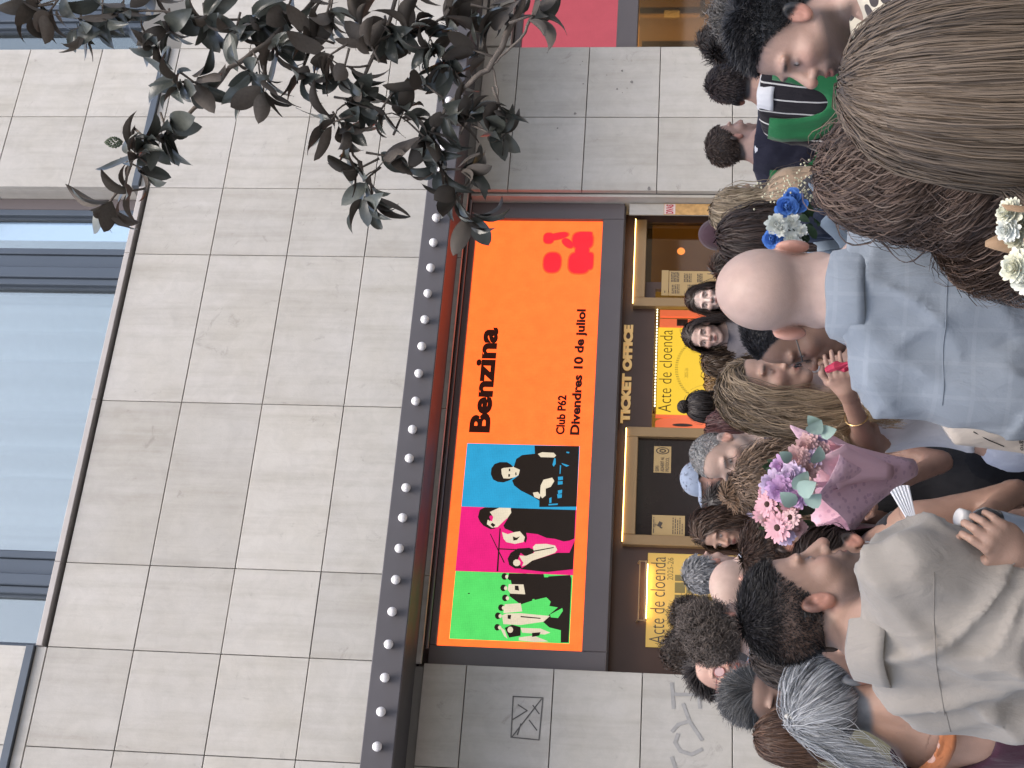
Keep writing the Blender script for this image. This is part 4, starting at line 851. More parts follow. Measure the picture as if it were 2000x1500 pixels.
    obj("body", mesh_from("body", VV, QQ, [M_SKIN], True, None, T), root_o)
    # ---- clothes
    ctx = dict(root=root_o, up=up, s=s, hc=hc, Rh=Rh, hs=hs, J=J, upper=upper, nb=nb, nt=nt, nr=nr, torso=torso, arm=arm, tohead=tohead, fem=fem, shw=shw, Lf=Lf, piv=piv, R_b=R_b, rootv=root, bw=bw)
    if top:
        o = top.get('off', .013); sl = top.get('sleeve', .55); m = top['mat']; hem = top.get('hem', .86)*s
        nk = top.get('neck', (.075, .0)); wr = top.get('wr', .006); fl = top.get('flare', .010); sc_ = top.get('scoop', (0, 0, 0)); straps = top.get('straps')
        sd0 = random.randint(0, 999)
        def garment(p):
            d = torso(p, o)
            if sl: 
                for k in 'lr': d = smin(d, arm(p, k, o+.002, sl, fl), .05)
            d = np.maximum(d, hem - p[:, 2])
            q = (p - piv) @ Lf + piv
            # neck opening: a wide cone round the neck, lower in front or behind by the scoop
            if nk[0] < .09:                                         # close neckline: the cloth climbs the neck and is cut at a slope
                d = smin(d, scone(p, nb, nt, nr*1.06+o, nr+o), .05); d = smax(d, q[:, 2] - (1.492*s - .42*q[:, 1]), .006)
            nh = scone(q, (0, -.012+sc_[0], 1.44*s - sc_[1]), (0, .02+sc_[0], 1.62*s), nk[0], nk[0]*1.25)
            if nk[0] >= .09: d = smax(d, -nh, .006)
            if straps:                                              # sleeveless top: cut at an arc below the shoulders, two straps left
                zt = (1.335 + .25*np.abs(q[:, 0])**1.3)*s
                cutm = q[:, 2] - zt
                st_ = np.abs(np.abs(q[:, 0]) - straps[0]) - straps[1]
                d = np.maximum(d, np.minimum(cutm, st_))
                d = np.maximum(d, np.abs(q[:, 0]) - .150*bw)
            if wr:
                pr = np.stack([p[:, 0]*.80 + p[:, 2]*.55, p[:, 1], p[:, 2]*.80 - p[:, 0]*.55], 1); pl = np.stack([p[:, 0]*.80 - p[:, 2]*.55, p[:, 1], p[:, 2]*.80 + p[:, 0]*.55], 1)
                wp = vnoise(p*4.5, sd0+5)[:, None]*.9
                w1 = vnoise(pr*A(10, 6, 3.6) + wp, sd0); w3 = vnoise(pl*A(11, 6, 3.8) + wp, sd0+7); w2 = vnoise(p*A(34, 34, 15) + w1[:, None]*1.5, sd0+1)
                rid = np.maximum((1-np.abs(w1)*2.6), 0)**1.3 + np.maximum((1-np.abs(w3)*2.8), 0)**1.3
                env = .35 + .65*np.clip(vnoise(p*3.1, sd0+9)*1.4+.5, 0, 1)
                d = d - np.maximum(wr*(rid*env - .30 + .30*w2), -.005)
            return d
        Vg, Qg = surface(garment, np.minimum(lo, A(-.34, -.26, 0)) * A(1, 1, 0) + A(0, 0, hem-.05), np.maximum(hi, A(.34, .28, 0))*A(1, 1, 0) + A(0, 0, max(1.56*s, float(allj[:, 2].max())+.1)), top.get('vox', .013), 3)
        g = obj(top.get('name', 'shirt'), mesh_from("shirt", Vg, Qg, [m], True), root_o); ctx['shirt'] = g; ctx['garment'] = garment
    if pants:
        pm = pants if isinstance(pants, bpy.types.Material) else fabric("trousers_%d" % int(pants[0]*1e4+pants[2]*1e3), pants)
        def trousers(p):
            d = smin(torso(p, .004), legs(p, .016), .05); d = np.maximum(d, p[:, 2]-(1.00 if fem else .97)*s); d = np.maximum(d, .075-p[:, 2])
            return d - .003*vnoise(p*A(14, 14, 8), 3)
        Vp, Qp = surface(trousers, (-.34*bw, -.24, 0), (.34*bw, .26, 1.05*s), .026, 3)
        obj("trousers", mesh_from("trousers", Vp, Qp, [pm], True), root_o)
        def shoe(p):
            d = smin(scone(p, (0, -.03, .050), (.008, .145, .036), .052, .043), scone(p, (0, -.02, .05), (0, -.02, .12), .050, .052), .02); return np.maximum(np.maximum(d, -p[:, 2]+.002), p[:, 2]-.115)
        if 'shoe' not in HANDS: HANDS['shoe'] = mesh_from("shoe", *surface(shoe, (-.09, -.12, -.02), (.09, .22, .15), .014, 3), [pmat("dark_shoe", (.03, .026, .024), .5)], True)
        for sx in (-1, 1): obj("shoe", HANDS['shoe'], root_o, (sx*.100*bw, 0, 0))
    if collar:                                                       # folded shirt collar: a band that stands and turns over
        V_, F_ = [], []; n = 40
        prof = [(.004, -.030), (.000, .030), (.004, .038), (.012, .034), (.024, -.014), (.027, -.030), (.022, -.030), (.010, .020), (.006, .022)]
        rx = nr+.012+collar.get('r', 0)
        cpos = up((0, -.010, 1.492*s + collar.get('dz', 0)))
        openf = collar.get('open', .35)
        for i in range(n+1):
            th = -math.pi/2 + openf + (2*math.pi-2*openf)*i/n + math.pi
            for (a_, b_) in prof:
                ux, uy = math.sin(th), math.cos(th)
                zz_ = b_ - .020*(uy+1)*.9 + .012*math.sin(th*5)*.15
                if b_ < 0 and a_ > .01: zz_ -= .012*max(0, uy)
                V_.append(cpos + Lf @ A(ux*(rx+a_), uy*(rx+a_*1.1)+.004, zz_))
        m_ = len(prof)
        for i in range(n):
            for k in range(m_): F_.append((i*m_+k, i*m_+(k+1) % m_, (i+1)*m_+(k+1) % m_, (i+1)*m_+k))
        obj("collar", mesh_from("collar", V_, F_, [collar['mat']], True), ctx.get('shirt', root_o))
    if glasses: make_glasses(ctx, glasses)
    if hair and hair.get('n', 1): make_hair(ctx, hair, rec)
    return ctx

def to_body(ctx, v): return ctx['hc'] + ctx['Rh'] @ (A(*v)*ctx['hs'])
def make_glasses(ctx, g):
    b = MB(); col = g.get('mat') or pmat("black_spectacle", (.02, .018, .018), .35)
    up_ = g.get('up', 0.0)
    def tf(x, y, z): 
        if up_: y, z = y*math.cos(up_) - z*math.sin(up_), y*math.sin(up_) + z*math.cos(up_)
        return tuple(to_body(ctx, (x, y, z)))
    rw, rh = g.get('size', (.026, .018)); r = .0018
    for sx in (-1, 1):
        b.tube([tf(sx*.033 + rw*math.cos(q/12*math.pi), .098, -.006 + rh*math.sin(q/12*math.pi)) for q in range(25)], r, 5, False)
        b.tube([tf(sx*(.033+rw), .098, -.002), tf(sx*.074, .085, .0), tf(sx*.081, 0, .006), tf(sx*.080, -.02, -.002), tf(sx*.078, -.035, -.02)], .0020, 5)
    b.tube([tf(-.008, .100, -.002), tf(0, .103, .001), tf(.008, .100, -.002)], r, 5)
    go = b.build("glasses", col, ctx['root'])
    if g.get('lens'):
        l = MB()
        for sx in (-1, 1):
            k = len(l.v); l.v += [tf(sx*.033 + rw*math.cos(q/10*math.pi), .0985, -.006 + rh*math.sin(q/10*math.pi)) for q in range(20)]; l.f.append(tuple(range(k, k+20)))
        lo_ = l.build("lens", g['lens'], go)

def make_hair(ctx, h, rec):
    """strands rooted on the scalp, combed, pulled down and kept outside head, neck and clothes"""
    rng = np.random.default_rng(h.get('seed', random.randint(0, 9999)))
    N, S, L = h['n'], h.get('seg', 8), h['len']
    hs, hc, Rh = ctx['hs'], ctx['hc'], ctx['Rh']
    u = rng.normal(size=(N*4, 3)).astype(f32); u /= np.linalg.norm(u, axis=1, keepdims=True)
    u = u[u[:, 2] > -.75]
    q = A(0, -.014, .040) + u*A(.075, .099, .086)
    m = hair_mask(q, rec) > rng.uniform(.25, .75, len(q)); q = q[m][:N]; u = u[m][:N]; N = len(q)
    nrm = u/A(.075, .099, .086); nrm /= np.linalg.norm(nrm, axis=1, keepdims=True)
    if h.get('top_only'):
        pass
    P0 = hc + (q*hs) @ Rh.T; Nw = nrm @ Rh.T
    st = h.get('style', 'down')
    x, y, z = q[:, 0], q[:, 1], q[:, 2]
    if st == 'back': D = np.stack([x*1.5, -np.ones(N), -.25*np.ones(N)-(y < -.05)*1.2], 1)
    elif st == 'fwd': D = np.stack([x*2, .8*np.ones(N)*(y > -.06)+.05, -.6-(z < .03)*1.], 1)
    elif st == 'crop':
        t_ = np.clip((y+.09)/.12, 0, 1); D = np.stack([.22+x*.8, -.15+.6*t_, (-.5-(z < .06)*.9)*(1-t_) + t_*np.where(z > .06, .15, -.8)], 1)
    elif st == 'side': D = np.stack([np.ones(N)*1.0, .25*np.ones(N), -.5-(np.abs(x) > .05)*1.5], 1)
    elif st == 'gather':
        gp = A(*h['gather']); D = gp - q
    else:
        px = h.get('part', .0) + rng.normal(size=N)*.010; D = np.stack([np.sign(x-px)*np.clip(np.abs(x-px)*14, .25, 1)*np.where(y > -.03, .9, .18), -.30-.9*(y < .02)*np.clip(.05-np.abs(x), 0, 1)*12 - .2*(y > .03) - h.get('tuck', 0)*np.clip((y+.03)/.04, 0, 1), -.55-1.2*np.clip((.07-z)/.05, 0, 1)], 1)
    D = D.astype(f32); D /= np.linalg.norm(D, axis=1, keepdims=True)+1e-9
    D = D @ Rh.T
    D = D - Nw*(D*Nw).sum(1, keepdims=True); D /= np.linalg.norm(D, axis=1, keepdims=True)+1e-9
    lift = h.get('lift', .35); grav = h.get('grav', .35); jit = h.get('jit', .12)
    d = Nw*lift + D*(1-lift*.4) + rng.normal(size=(N, 3))*jit; d /= np.linalg.norm(d, axis=1, keepdims=True)
    Ls = L*rng.uniform(h.get('lmin', .75), 1.0, N)
    if 'lback' in h:                                           # shorter at nape and sides than on top
        k = np.clip((z - h.get('fade', .035))/.07, 0, 1); Ls = Ls*(h['lback'] + (1-h['lback'])*k)
    vol = h.get('vol', .012); offs = (vol*rng.uniform(.1, 1.0, N)*np.where(rng.uniform(size=N) < .04, 1.9, 1.0)).astype(f32)
    step = Ls/S
    col_fn = ctx['upper']
    def grad(p, f0):
        e = .004; return np.stack([(col_fn(p + A(*[e if i == k else 0 for i in range(3)])) - f0)/e for k in range(3)], 1)
    pts = [P0 + Nw*.001]; p = pts[0].astype(f32)
    if st == 'gather': gb = hc + Rh @ (A(*h['gather'])*hs); done = np.zeros(N, bool)
    coll = h.get('collide', True)
    for i in range(S):
        pn = p + d*step[:, None]
        if coll:
            f = col_fn(pn.astype(f32)); lim = offs*np.minimum(1, (i+1)/2.); pen = lim - f; mk = pen > 0
            if mk.any(): 
                gk = grad(pn[mk].astype(f32), f[mk]); gk /= np.linalg.norm(gk, axis=1, keepdims=True)+1e-6; pn[mk] += gk*pen[mk][:, None]
        nd = pn - p; nd /= np.linalg.norm(nd, axis=1, keepdims=True)+1e-9
        if st == 'gather':
            tg = gb - pn; dist = np.linalg.norm(tg, axis=1); done |= dist < .035; nd = np.where(done[:, None], nd*.5 + A(*h.get('tail', (0, -.2, -1)))*.6, nd*.4 + tg/(dist[:, None]+1e-6)*.7)
        else: nd = nd + A(0, 0, -1)*grav + rng.normal(size=(N, 3))*jit*.4
        if 'pull' in h: nd = nd + A(*h['pull'])*(i/S)
        d = nd/(np.linalg.norm(nd, axis=1, keepdims=True)+1e-9)
        p = pn; pts.append(p)
    P = np.stack(pts, 1)
    amp = h.get('wave', 0)
    if amp:
        cl = h.get('clump', 40); ph = (vnoise(q*cl, 11)*6 + vnoise(q*cl*.4, 12)*6)[:, None] + rng.normal(size=(N, 1))*.35
        s_ = (np.arange(S+1)/S)[None]*Ls[:, None]; lam = h.get('lam', .06); rmp = np.clip(s_/h.get('ramp', .06), 0, 1)*amp
        T_ = np.gradient(P, axis=1); T_ /= np.linalg.norm(T_, axis=2, keepdims=True)+1e-9
        a_ = np.cross(T_, np.broadcast_to(A(.3, 1, .2), T_.shape)); a_ /= np.linalg.norm(a_, axis=2, keepdims=True)+1e-9; b_ = np.cross(T_, a_)
        ang = 2*math.pi*s_/lam + ph
        P = P + a_*(np.sin(ang)*rmp)[..., None] + b_*(np.cos(ang)*rmp*h.get('helix', .4))[..., None]
    r0 = h.get('r', .0012); R = r0*np.linspace(1, .35, S+1)**.7 if S > 3 else r0*np.linspace(1, .5, S+1)
    ax_ = hc - A(0, 0, 1)*np.clip(hc[2]-P[..., 2:]-.0, 0, .6); O = P - ax_; O /= np.linalg.norm(O, axis=2, keepdims=True)+1e-9
    V, Q = ribbons_mesh(P.astype(f32), R, O, rng)
    c0 = np.array(h['col'], f32); c1 = np.array(h.get('col2', tuple(c*1.6 for c in h['col'])), f32)
    k = np.clip(.5 + .5*vnoise(q*h.get('streak', 55), 7) + rng.normal(size=N)*.26, 0, 1)**h.get('cpow', 1.3)
    C = c0[None]*(1-k[:, None]) + c1[None]*k[:, None]
    C = np.repeat(C, (S+1)*2, axis=0)
    if 'tip' in h:
        tt = np.tile(np.repeat(np.arange(S+1)/S, 2), N)[:, None]**1.5; C = C*(1-tt) + np.array(h['tip'], f32)*tt*np.repeat(.6+.8*k, (S+1)*2)[:, None]
    o = obj("hair", mesh_from("hair", V, Q, [M_HAIR], True, None, C), ctx['root'])
    if 'label' in h: o['label'] = h['label']
    ctx['hair'] = o
    return o

def sash(ctx, m, xr, z0, depth, width, name="sash", side=-1, n=28, gsd=None):
    """broad cloth band hanging in a U over the shoulders and down the back (side -1) of the clothes"""
    s, up, gsd = ctx['s'], ctx['up'], gsd or ctx['garment']
    V, F = [], []; K = 5
    for i in range(n+1):
        t = math.pi*i/n; dp = abs(math.sin(t))**.8
        for k in range(K):
            o_ = (k/(K-1)-.5)*width
            x = (xr+o_)*math.cos(t); z = z0 - (depth+o_)*dp
            ys = np.linspace(side*.30, 0, 90); pp = np.stack([up((x, y, z*s)) for y in ys]).astype(f32); f = gsd(pp)
            j = int(np.argmax(f < .008)); y = ys[j] if f.min() < .008 else -.02*side*-1
            V.append(up((x, y + side*.004*math.sin(k*2.2+i*.5), z*s)))
    for i in range(n):
        for k in range(K-1): a = i*K+k; F.append((a, a+1, a+K+1, a+K))
    me = mesh_from(name, V, F, [m], True); o = obj(name, me, ctx['shirt'])
    md = o.modifiers.new("thick", 'SOLIDIFY'); md.thickness = .006; md.offset = 0
    return o
def cap(ctx, m, brim=True, name="cap", puff=1.0):
    V, F = [], []; n, K = 24, 8
    for j in range(K+1):
        t = (math.pi/2)*(1 - j/K*.98)
        for i in range(n):
            a = 2*math.pi*i/n
            V.append(to_body(ctx, (.084*puff*math.cos(a)*math.sin(t), -.012+.108*puff*math.sin(a)*math.sin(t), .035 + .100*puff*math.cos(t)*1.0)))
    for j in range(K):
        for i in range(n): F.append((j*n+i, j*n+(i+1) % n, (j+1)*n+(i+1) % n, (j+1)*n+i))
    F.append(tuple(K*n+i for i in range(n)))
    o = obj(name, mesh_from(name, V, F, [m], True), ctx['root'])
    if brim:
        V, F = [], []
        for i in range(13):
            a = rad(25 + 130*i/12)
            for r_, dz in ((1.0, .036), (1.35, .036), (1.72, .024)): V.append(to_body(ctx, (.080*math.cos(a)*(1+(r_-1)*.25), -.012+.104*math.sin(a)*r_, dz)))
        for i in range(12):
            for k in range(2): q = i*3+k; F.append((q, q+1, q+4, q+3))
        b_ = obj("brim", mesh_from("brim", V, F, [m], True), o); md = b_.modifiers.new("thick", 'SOLIDIFY'); md.thickness = .004
    return o
def seam(ctx, pts, name="seam", r=.0016, m=None, side=-1):
    """stitched seam: a fine cord lying on the cloth, points (x, z) in the upright body, found from behind"""
    gsd, up, s = ctx['garment'], ctx['up'], ctx['s']; P = []
    for (x, z) in pts:
        ys = np.linspace(side*.32, .0, 220); pp = np.stack([up((x, y, z*s)) for y in ys]).astype(f32); f = gsd(pp)
        if f.min() < .0012: P.append(up((x, ys[int(np.argmax(f < .0012))], z*s)))
    if len(P) > 2: MB().tube(P, r, 5).build(name, m, ctx['shirt'], True)
def bun(ctx, c, r, col, seed=1):
    rng = np.random.default_rng(seed); N, S = 260, 10
    P = []
    for i in range(N):
        ax = rng.normal(size=3); ax /= np.linalg.norm(ax); a = np.cross(ax, rng.normal(size=3)); a /= np.linalg.norm(a); b = np.cross(ax, a)
        off = rng.uniform(-.5, .5)*r; rr_ = math.sqrt(max(r*r-off*off, 0))*rng.uniform(.85, 1.05); t0 = rng.uniform(0, 6.3)
        P.append([to_body(ctx, tuple(np.array(c)+ax*off+rr_*(a*math.cos(t0+2.6*k/S)+b*math.sin(t0+2.6*k/S)))) for k in range(S+1)])
    V, Q = strands_mesh(np.array(P, f32), np.full(S+1, r*.11, f32)); C = np.tile(np.array(col, f32), (len(V), 1))*rng.uniform(.7, 1.3, (N, 1)).repeat((S+1)*3, 0)
    o = obj("hair_bun", mesh_from("hair_bun", V, Q, [M_HAIR], True, None, C), ctx['root'])
    b = MB(); b.lathe([(r*.95*math.sin(t), -r*.95*math.cos(t)) for t in [.2, .6, 1.0, 1.4, 1.8, 2.2, 2.6, 2.95]], tuple(to_body(ctx, c)), 12)
    k = len(b.v); me = mesh_from("hair_bun_core", b.v, b.f, [M_HAIR], True, None, np.tile(np.array(col, f32)*.8, (k, 1))); obj("bun_core", me, o)
# ================================================================== the people
BLACK, DBROWN, BROWN = (.017, .013, .012), (.027, .018, .014), (.05, .03, .019)
GREY, LGREY = (.14, .14, .145), (.36, .36, .36)
SK_L, SK_P, SK_T, SK_D = (.44, .285, .225), (.50, .33, .275), (.36, .215, .155), (.20, .115, .08)
F_BEIGE = fabric("beige_shirt_cloth", (.30, .272, .24), .10, 260)
F_LINEN = fabric("blue_grey_linen", (.225, .258, .298), .05, 260, 'check', (.30, .335, .375), 16)
F_NAVY = fabric("navy_cloth", (.022, .022, .038)); F_BLACK = fabric("black_cloth", (.022, .022, .026))
F_GOWN = fabric("striped_gown_cloth", (.016, .014, .018), .1, 180, 'vstripe', (.55, .54, .52), 15)
F_GREEN = fabric("green_sash_cloth", (.02, .15, .055)); F_WHITE = fabric("white_cloth", (.68, .68, .70))
F_PALEB = fabric("pale_blue_shirt_cloth", (.42, .48, .58)); F_DENIM = fabric("light_denim", (.30, .36, .45)); F_MAROON = fabric("maroon_cloth", (.05, .016, .030))
F_TRIM = fabric("orange_print_trim", (.42, .15, .06), .1, 180, 'print', (.55, .33, .27), 22); F_CREAM = fabric("cream_print_cloth", (.55, .50, .40), .08, 180, 'print', (.06, .05, .05), 16)
F_GREYT = fabric("grey_knit", (.12, .11, .12)); F_JEANS = fabric("pale_jeans_denim", (.44, .48, .58), .1, 300); F_OLIVE = fabric("olive_cloth", (.16, .15, .10)); F_TAN = fabric("tan_cloth", (.36, .26, .18)); F_LILAC = fabric("lilac_cloth", (.34, .30, .44))
M_PINKLENS = pmat("pink_lens", (.62, .40, .38), .12, 0, .6)
def shirt(m, sleeve=.6, **k): return dict(mat=m, sleeve=sleeve, **k)
def tank(m, x=.085, w_=.010, **k): return dict(mat=m, sleeve=0, straps=(x, w_), off=.007, wr=.003, vox=.010, **k)
def short(col, n=1500, L=.035, **k): return dict(dict(col=col, n=n, len=L, seg=4, style='crop', lift=.28, grav=.10, jit=.13, vol=.006, r=.0014, lback=.30), **k)
def longh(col, n=1500, L=.40, **k): return dict(dict(col=col, n=n, len=L, seg=14, style='down', lift=.10, grav=.75, jit=.025, vol=.014, tuck=.6, r=.0016, wave=.004, lam=.11), **k)
# ---- near row
c = person("grey haired woman in maroon top seen from behind with hair clipped up", (0.842, -7.354, 1.414), 12.6, 34.6, fem=True, skin=SK_T, fine=.0045,
    hair=dict(col=(.13, .135, .145), col2=(.52, .53, .54), n=9000, len=.30, lmin=.40, seg=14, style='gather', gather=(.0, -.085, .105), lift=.1, grav=.05, jit=.03, vol=.014, r=.0009, wave=.014, lam=.12, ramp=.20, clump=30, tail=(-.25, -.25, -.8), streak=26, cpow=1.0),
    pitch=8, top=dict(mat=F_MAROON, sleeve=.18, neck=(.120, .0), scoop=(-.03, .03, 0), vox=.010, wr=.005),)
sash(c, F_TRIM, .125, 1.495, .10, .036, 'neck_trim', -1, 30, lambda p: c['torso'](p, .018))
b = MB(); 
for k in range(9): b.lathe([(.003, -.006), (.006, 0), (.003, .006)], tuple(to_body(c, (random.uniform(-.022, .022), -.088+random.uniform(-.006, .006), .112+random.uniform(-.012, .012)))), 7)
b.build("hair_clip", pmat("pearl_clip", (.62, .58, .50), .3, .3), c['root'])
b = MB(); b.tube([tuple(to_body(c, (.084, -.004+.008*math.cos(q/6*math.pi), -.047+.011*math.sin(q/6*math.pi)))) for q in range(13)], .0022, 6); b.build("earring", pmat("gold_ring", (.75, .52, .22), .25, .9), c['root'])
c = person("dark haired man in beige shirt in the front row turned to the right", (0.906, -7.74, 1.532), -11.7, 29.3, skin=(.34, .21, .155), fine=.0042, pitch=-2, beard=.62, nose=1.12, build=.93, lean=(5, -11), neck_fwd=.045,
    hair=short((.013, .011, .012), 11000, .030, r=.0008, seg=4, vol=.008, scalp=.6, lback=.14, lift=.25, fade=.05, col2=(.040, .037, .036), jit=.12), arms={'r': ((0.907, -7.83, 1.072), (0.931, -7.969, 1.189))}, hands=('relaxed', ('grip', (.45, .885, .1))),
    top=shirt(F_BEIGE, 1.55, neck=(.058, 0), vox=.0085, wr=.018, flare=.014, off=.014), collar=dict(mat=F_BEIGE, open=.5, r=.004, dz=.008))
YM_ = pmat("beige_seam", (.21, .19, .17), .8)
seam(c, [(-.19+.38*i/30, 1.365+.012*math.sin(i/30*math.pi)) for i in range(31)], m=YM_, r=.0010)
manB = c
c = person("woman in black strap top facing left with a drop earring", (1.257, -6.994, 1.364), -146.2, -155.2, fem=True, skin=SK_T, fine=.0046, pitch=-6, arms={'l': ((1.421, -7.107, 0.963), (1.243, -7.265, 1.145))}, hands=(('relaxed', (.45, .885, -.1)), 'relaxed'),
    hair=dict(col=DBROWN, n=5000, len=.15, seg=9, style='gather', gather=(0, -.11, .0), lift=.1, grav=.1, jit=.05, vol=.010, r=.0013, tail=(0, -.3, -1)), top=tank(F_BLACK, .085, .030, neck=(.07, 0)))
b = MB(); b.tube([tuple(to_body(c, (-.080, -.004, -.045))), tuple(to_body(c, (-.080, -.004, -.085)) )], .0022, 6); b.build("earring", pmat("silver_bar", (.75, .75, .75), .25, .9), c['root'])
c = person("bald man in blue grey linen shirt with rolled sleeves seen from behind", (1.454, -7.992, 1.586), 55.1, 55.1, skin=(.45, .315, .262), fine=.0042, hair=None, pitch=4, headh=1.05, arms={'l': ((1.254, -7.97, 1.14), (1.237, -8.07, 1.014))}, build=.95,
    top=shirt(F_LINEN, .84, neck=(.062, 0), vox=.0085, wr=.012, flare=.026, off=.020), collar=dict(mat=F_LINEN, open=.5, r=.008, dz=.022))
LS_ = pmat("linen_seam", (.19, .22, .26), .8)
seam(c, [(-.20+.40*i/30, 1.33+.006*math.sin(i/30*math.pi)) for i in range(31)], m=LS_, r=.0010)
sh_, e_, w_ = c['J']['l']; dd = (e_-sh_)/np.linalg.norm(e_-sh_); cc = sh_ + (e_-sh_)*.84
ring = []
for (a_, r_) in ((-.030, .062), (-.030, .068), (.022, .070), (.026, .064), (.020, .058)):
    ring.append((a_, r_))
u_ = np.cross(dd, A(0, 1, 0)); u_ /= np.linalg.norm(u_); v_ = np.cross(dd, u_); V_, F_ = [], []
for i in range(24):
    t = 2*math.pi*i/24
    for (a_, r_) in ring: V_.append(cc + dd*a_ + (u_*math.cos(t)+v_*math.sin(t))*(r_+.003*math.sin(3*t)))
for i in range(24):
    for k in range(4): F_.append((i*5+k, i*5+k+1, ((i+1) % 24)*5+k+1, ((i+1) % 24)*5+k))
obj("rolled_cuff", mesh_from("rolled_cuff", V_, F_, [F_LINEN], True), c['shirt'])
c = person("woman with long straight brown hair with blonde streaks seen from behind at far right", (1.348, -8.743, 1.428), 43.2, 43.2, fem=True, skin=SK_T, fine=.006, top=shirt(F_TAN, .2), headh=1.04,
    hair=longh((.048, .036, .029), 17000, .62, seg=14, r=.0010, vol=.018, tuck=0, col2=(.150, .113, .083), streak=24, cpow=1.2, wave=.003, lam=.25, jit=.018, tip=(.22, .165, .11), lift=.3, part=.01))
c = person("woman with wavy dark brown curls seen from behind beside the bald man", (1.508, -8.315, 1.421), 34.3, 39.3, fem=True, skin=(.40, .25, .19), fine=.0055, pitch=6, top=tank(F_OLIVE, .09, .008, neck=(.08, 0)),
    hair=longh((.034, .022, .018), 10000, .36, seg=24, r=.0011, vol=.020, col2=(.15, .10, .075), wave=.026, lam=.105, helix=.95, ramp=.20, clump=8, jit=.025, lift=.2, cpow=1.3, streak=22, tuck=0, grav=.5, pull=(-.06, 0, 0)))
c = person("bearded man in cream printed shirt at far right leaning down to the left", (2.016, -8.084, 1.571), 161.2, 149.2, skin=(.40, .255, .20), fine=.0042, pitch=4, roll=4, beard=.82, nose=1.1,
    hair=short((.012, .012, .014), 12000, .026, r=.0008, seg=4, vol=.012, lift=.30, lback=.14, fade=.05, col2=(.05, .05, .055), jit=.13), top=shirt(F_CREAM, .6, vox=.011), collar=dict(mat=F_CREAM))
# ---- middle rows
c = person("man with dark rimmed glasses leaning in to kiss the blonde woman", (1.859, -7.125, 1.495), 158.5, 145.5, skin=SK_D, fine=.0048, pitch=14, beard=.25, hair=short((.016, .015, .017), 7000, .014, r=.0009, vol=.006, lback=.7, style='back'), rec=.7, glasses=dict(size=(.027, .019)), top=shirt(F_PALEB, .6), collar=dict(mat=F_PALEB))
c = person("blonde woman in white strap top greeting the man with glasses", (1.838, -6.805, 1.543), -55.0, -82.0, fem=True, skin=(.38, .235, .175), fine=.0048, pitch=10, roll=-6, lean=(1, -1), squint=True, pants=F_JEANS,
    arms={'r': ((1.66, -6.791, 1.258), (1.718, -7.035, 1.346)), 'l': ((1.755, -7.005, 1.223), (1.717, -7.141, 1.112))}, top=tank(F_WHITE, .075, .009, neck=(.078, 0), hem=1.02),
    hair=longh((.055, .038, .026), 9500, .42, seg=13, r=.0013, vol=.014, col2=(.30, .22, .14), tip=(.36, .27, .17), streak=40, wave=.006, lam=.14, tuck=1.6, part=-.01))
wG = c
b = MB(); sh_, e_, w_ = c['J']['r']; q_ = e_ + (w_-e_)*.62; d_ = (w_-e_)/np.linalg.norm(w_-e_); u_ = np.cross(d_, A(0, 0, 1)); u_ /= np.linalg.norm(u_); v_ = np.cross(d_, u_)
b.tube([tuple(q_ + (u_*math.cos(t/8*math.pi)+v_*math.sin(t/8*math.pi))*.031) for t in range(17)], .0018, 5, False); b.build("bracelet", MATS["gold_ring"], c['root'])
c = person("smiling man with cropped grey hair in black shirt hugging a woman", (2.252, -5.441, 1.596), -152.3, -139.3, skin=(.42, .28, .22), fine=.0055, pitch=14, roll=8, beard=.30, gray=(.26, .25, .24), hair=short((.20, .195, .19), 2600, .008, r=.0014, vol=.003, lback=1.0, lift=.5, scalp=.75, col2=(.34, .33, .32)), rec=.9, top=shirt(F_NAVY, .55, neck=(.075, 0)))
c = person("woman hugging with bare shoulders and reddish brown hair seen from behind", (1.899, -6.09, 1.45), 51.3, 51.3, fem=True, skin=(.30, .17, .125), fine=.0060, pitch=-4, roll=-12, arms={'r': ((1.843, -6.342, 0.982), (1.678, -6.455, 1.206)), 'l': ((1.729, -6.077, 1.131), (1.687, -6.358, 1.291))}, pants=(.012, .013, .018),
    hair=longh((.06, .038, .025), 3200, .22, seg=12, r=.0019, vol=.03, col2=(.30, .20, .13), wave=.010, lam=.08, jit=.035), top=tank(F_BLACK, .09, .012, neck=(.09, 0)), glasses=dict(up=.9, size=(.028, .022)))
c = person("woman with dark brown wavy hair smiling by the hatch with the camera notice", (2.668, -3.616, 1.558), -153.4, -151.4, fem=True, skin=SK_T, fine=.0066, pitch=10, hair=longh((.026, .015, .010), 2200, .36, r=.0020, seg=14, vol=.02, wave=.009, lam=.10, col2=(.075, .042, .026)), top=shirt(F_LILAC, .3))
c = person("grey haired man in pale blue shirt turned away towards the doors", (2.27, -4.096, 1.602), 28.2, 40.2, skin=SK_L, fine=.0066, hair=short(GREY, 1800, .030, r=.0024, vol=.008, col2=(.30, .30, .31), lback=.6), rec=.5, top=shirt(F_PALEB, .6), collar=dict(mat=F_PALEB))
c = person("bald man with thin black glasses in profile in front of the gold poster", (1.865, -5.12, 1.509), 2.6, 10.6, skin=(.47, .33, .27), fine=.0055, hair=None, glasses=dict(size=(.026, .019)), top=shirt(F_GREYT, .6), headh=1.04)
c = person("brown haired person mostly hidden behind the front row man's forehead", (1.671, -6.029, 1.44), -15.8, -0.8, skin=SK_T, fine=.0066, hair=short((.035, .02, .014), 2600, .045, r=.0016, vol=.010, col2=(.09, .05, .034)), top=shirt(F_MAROON, .6))
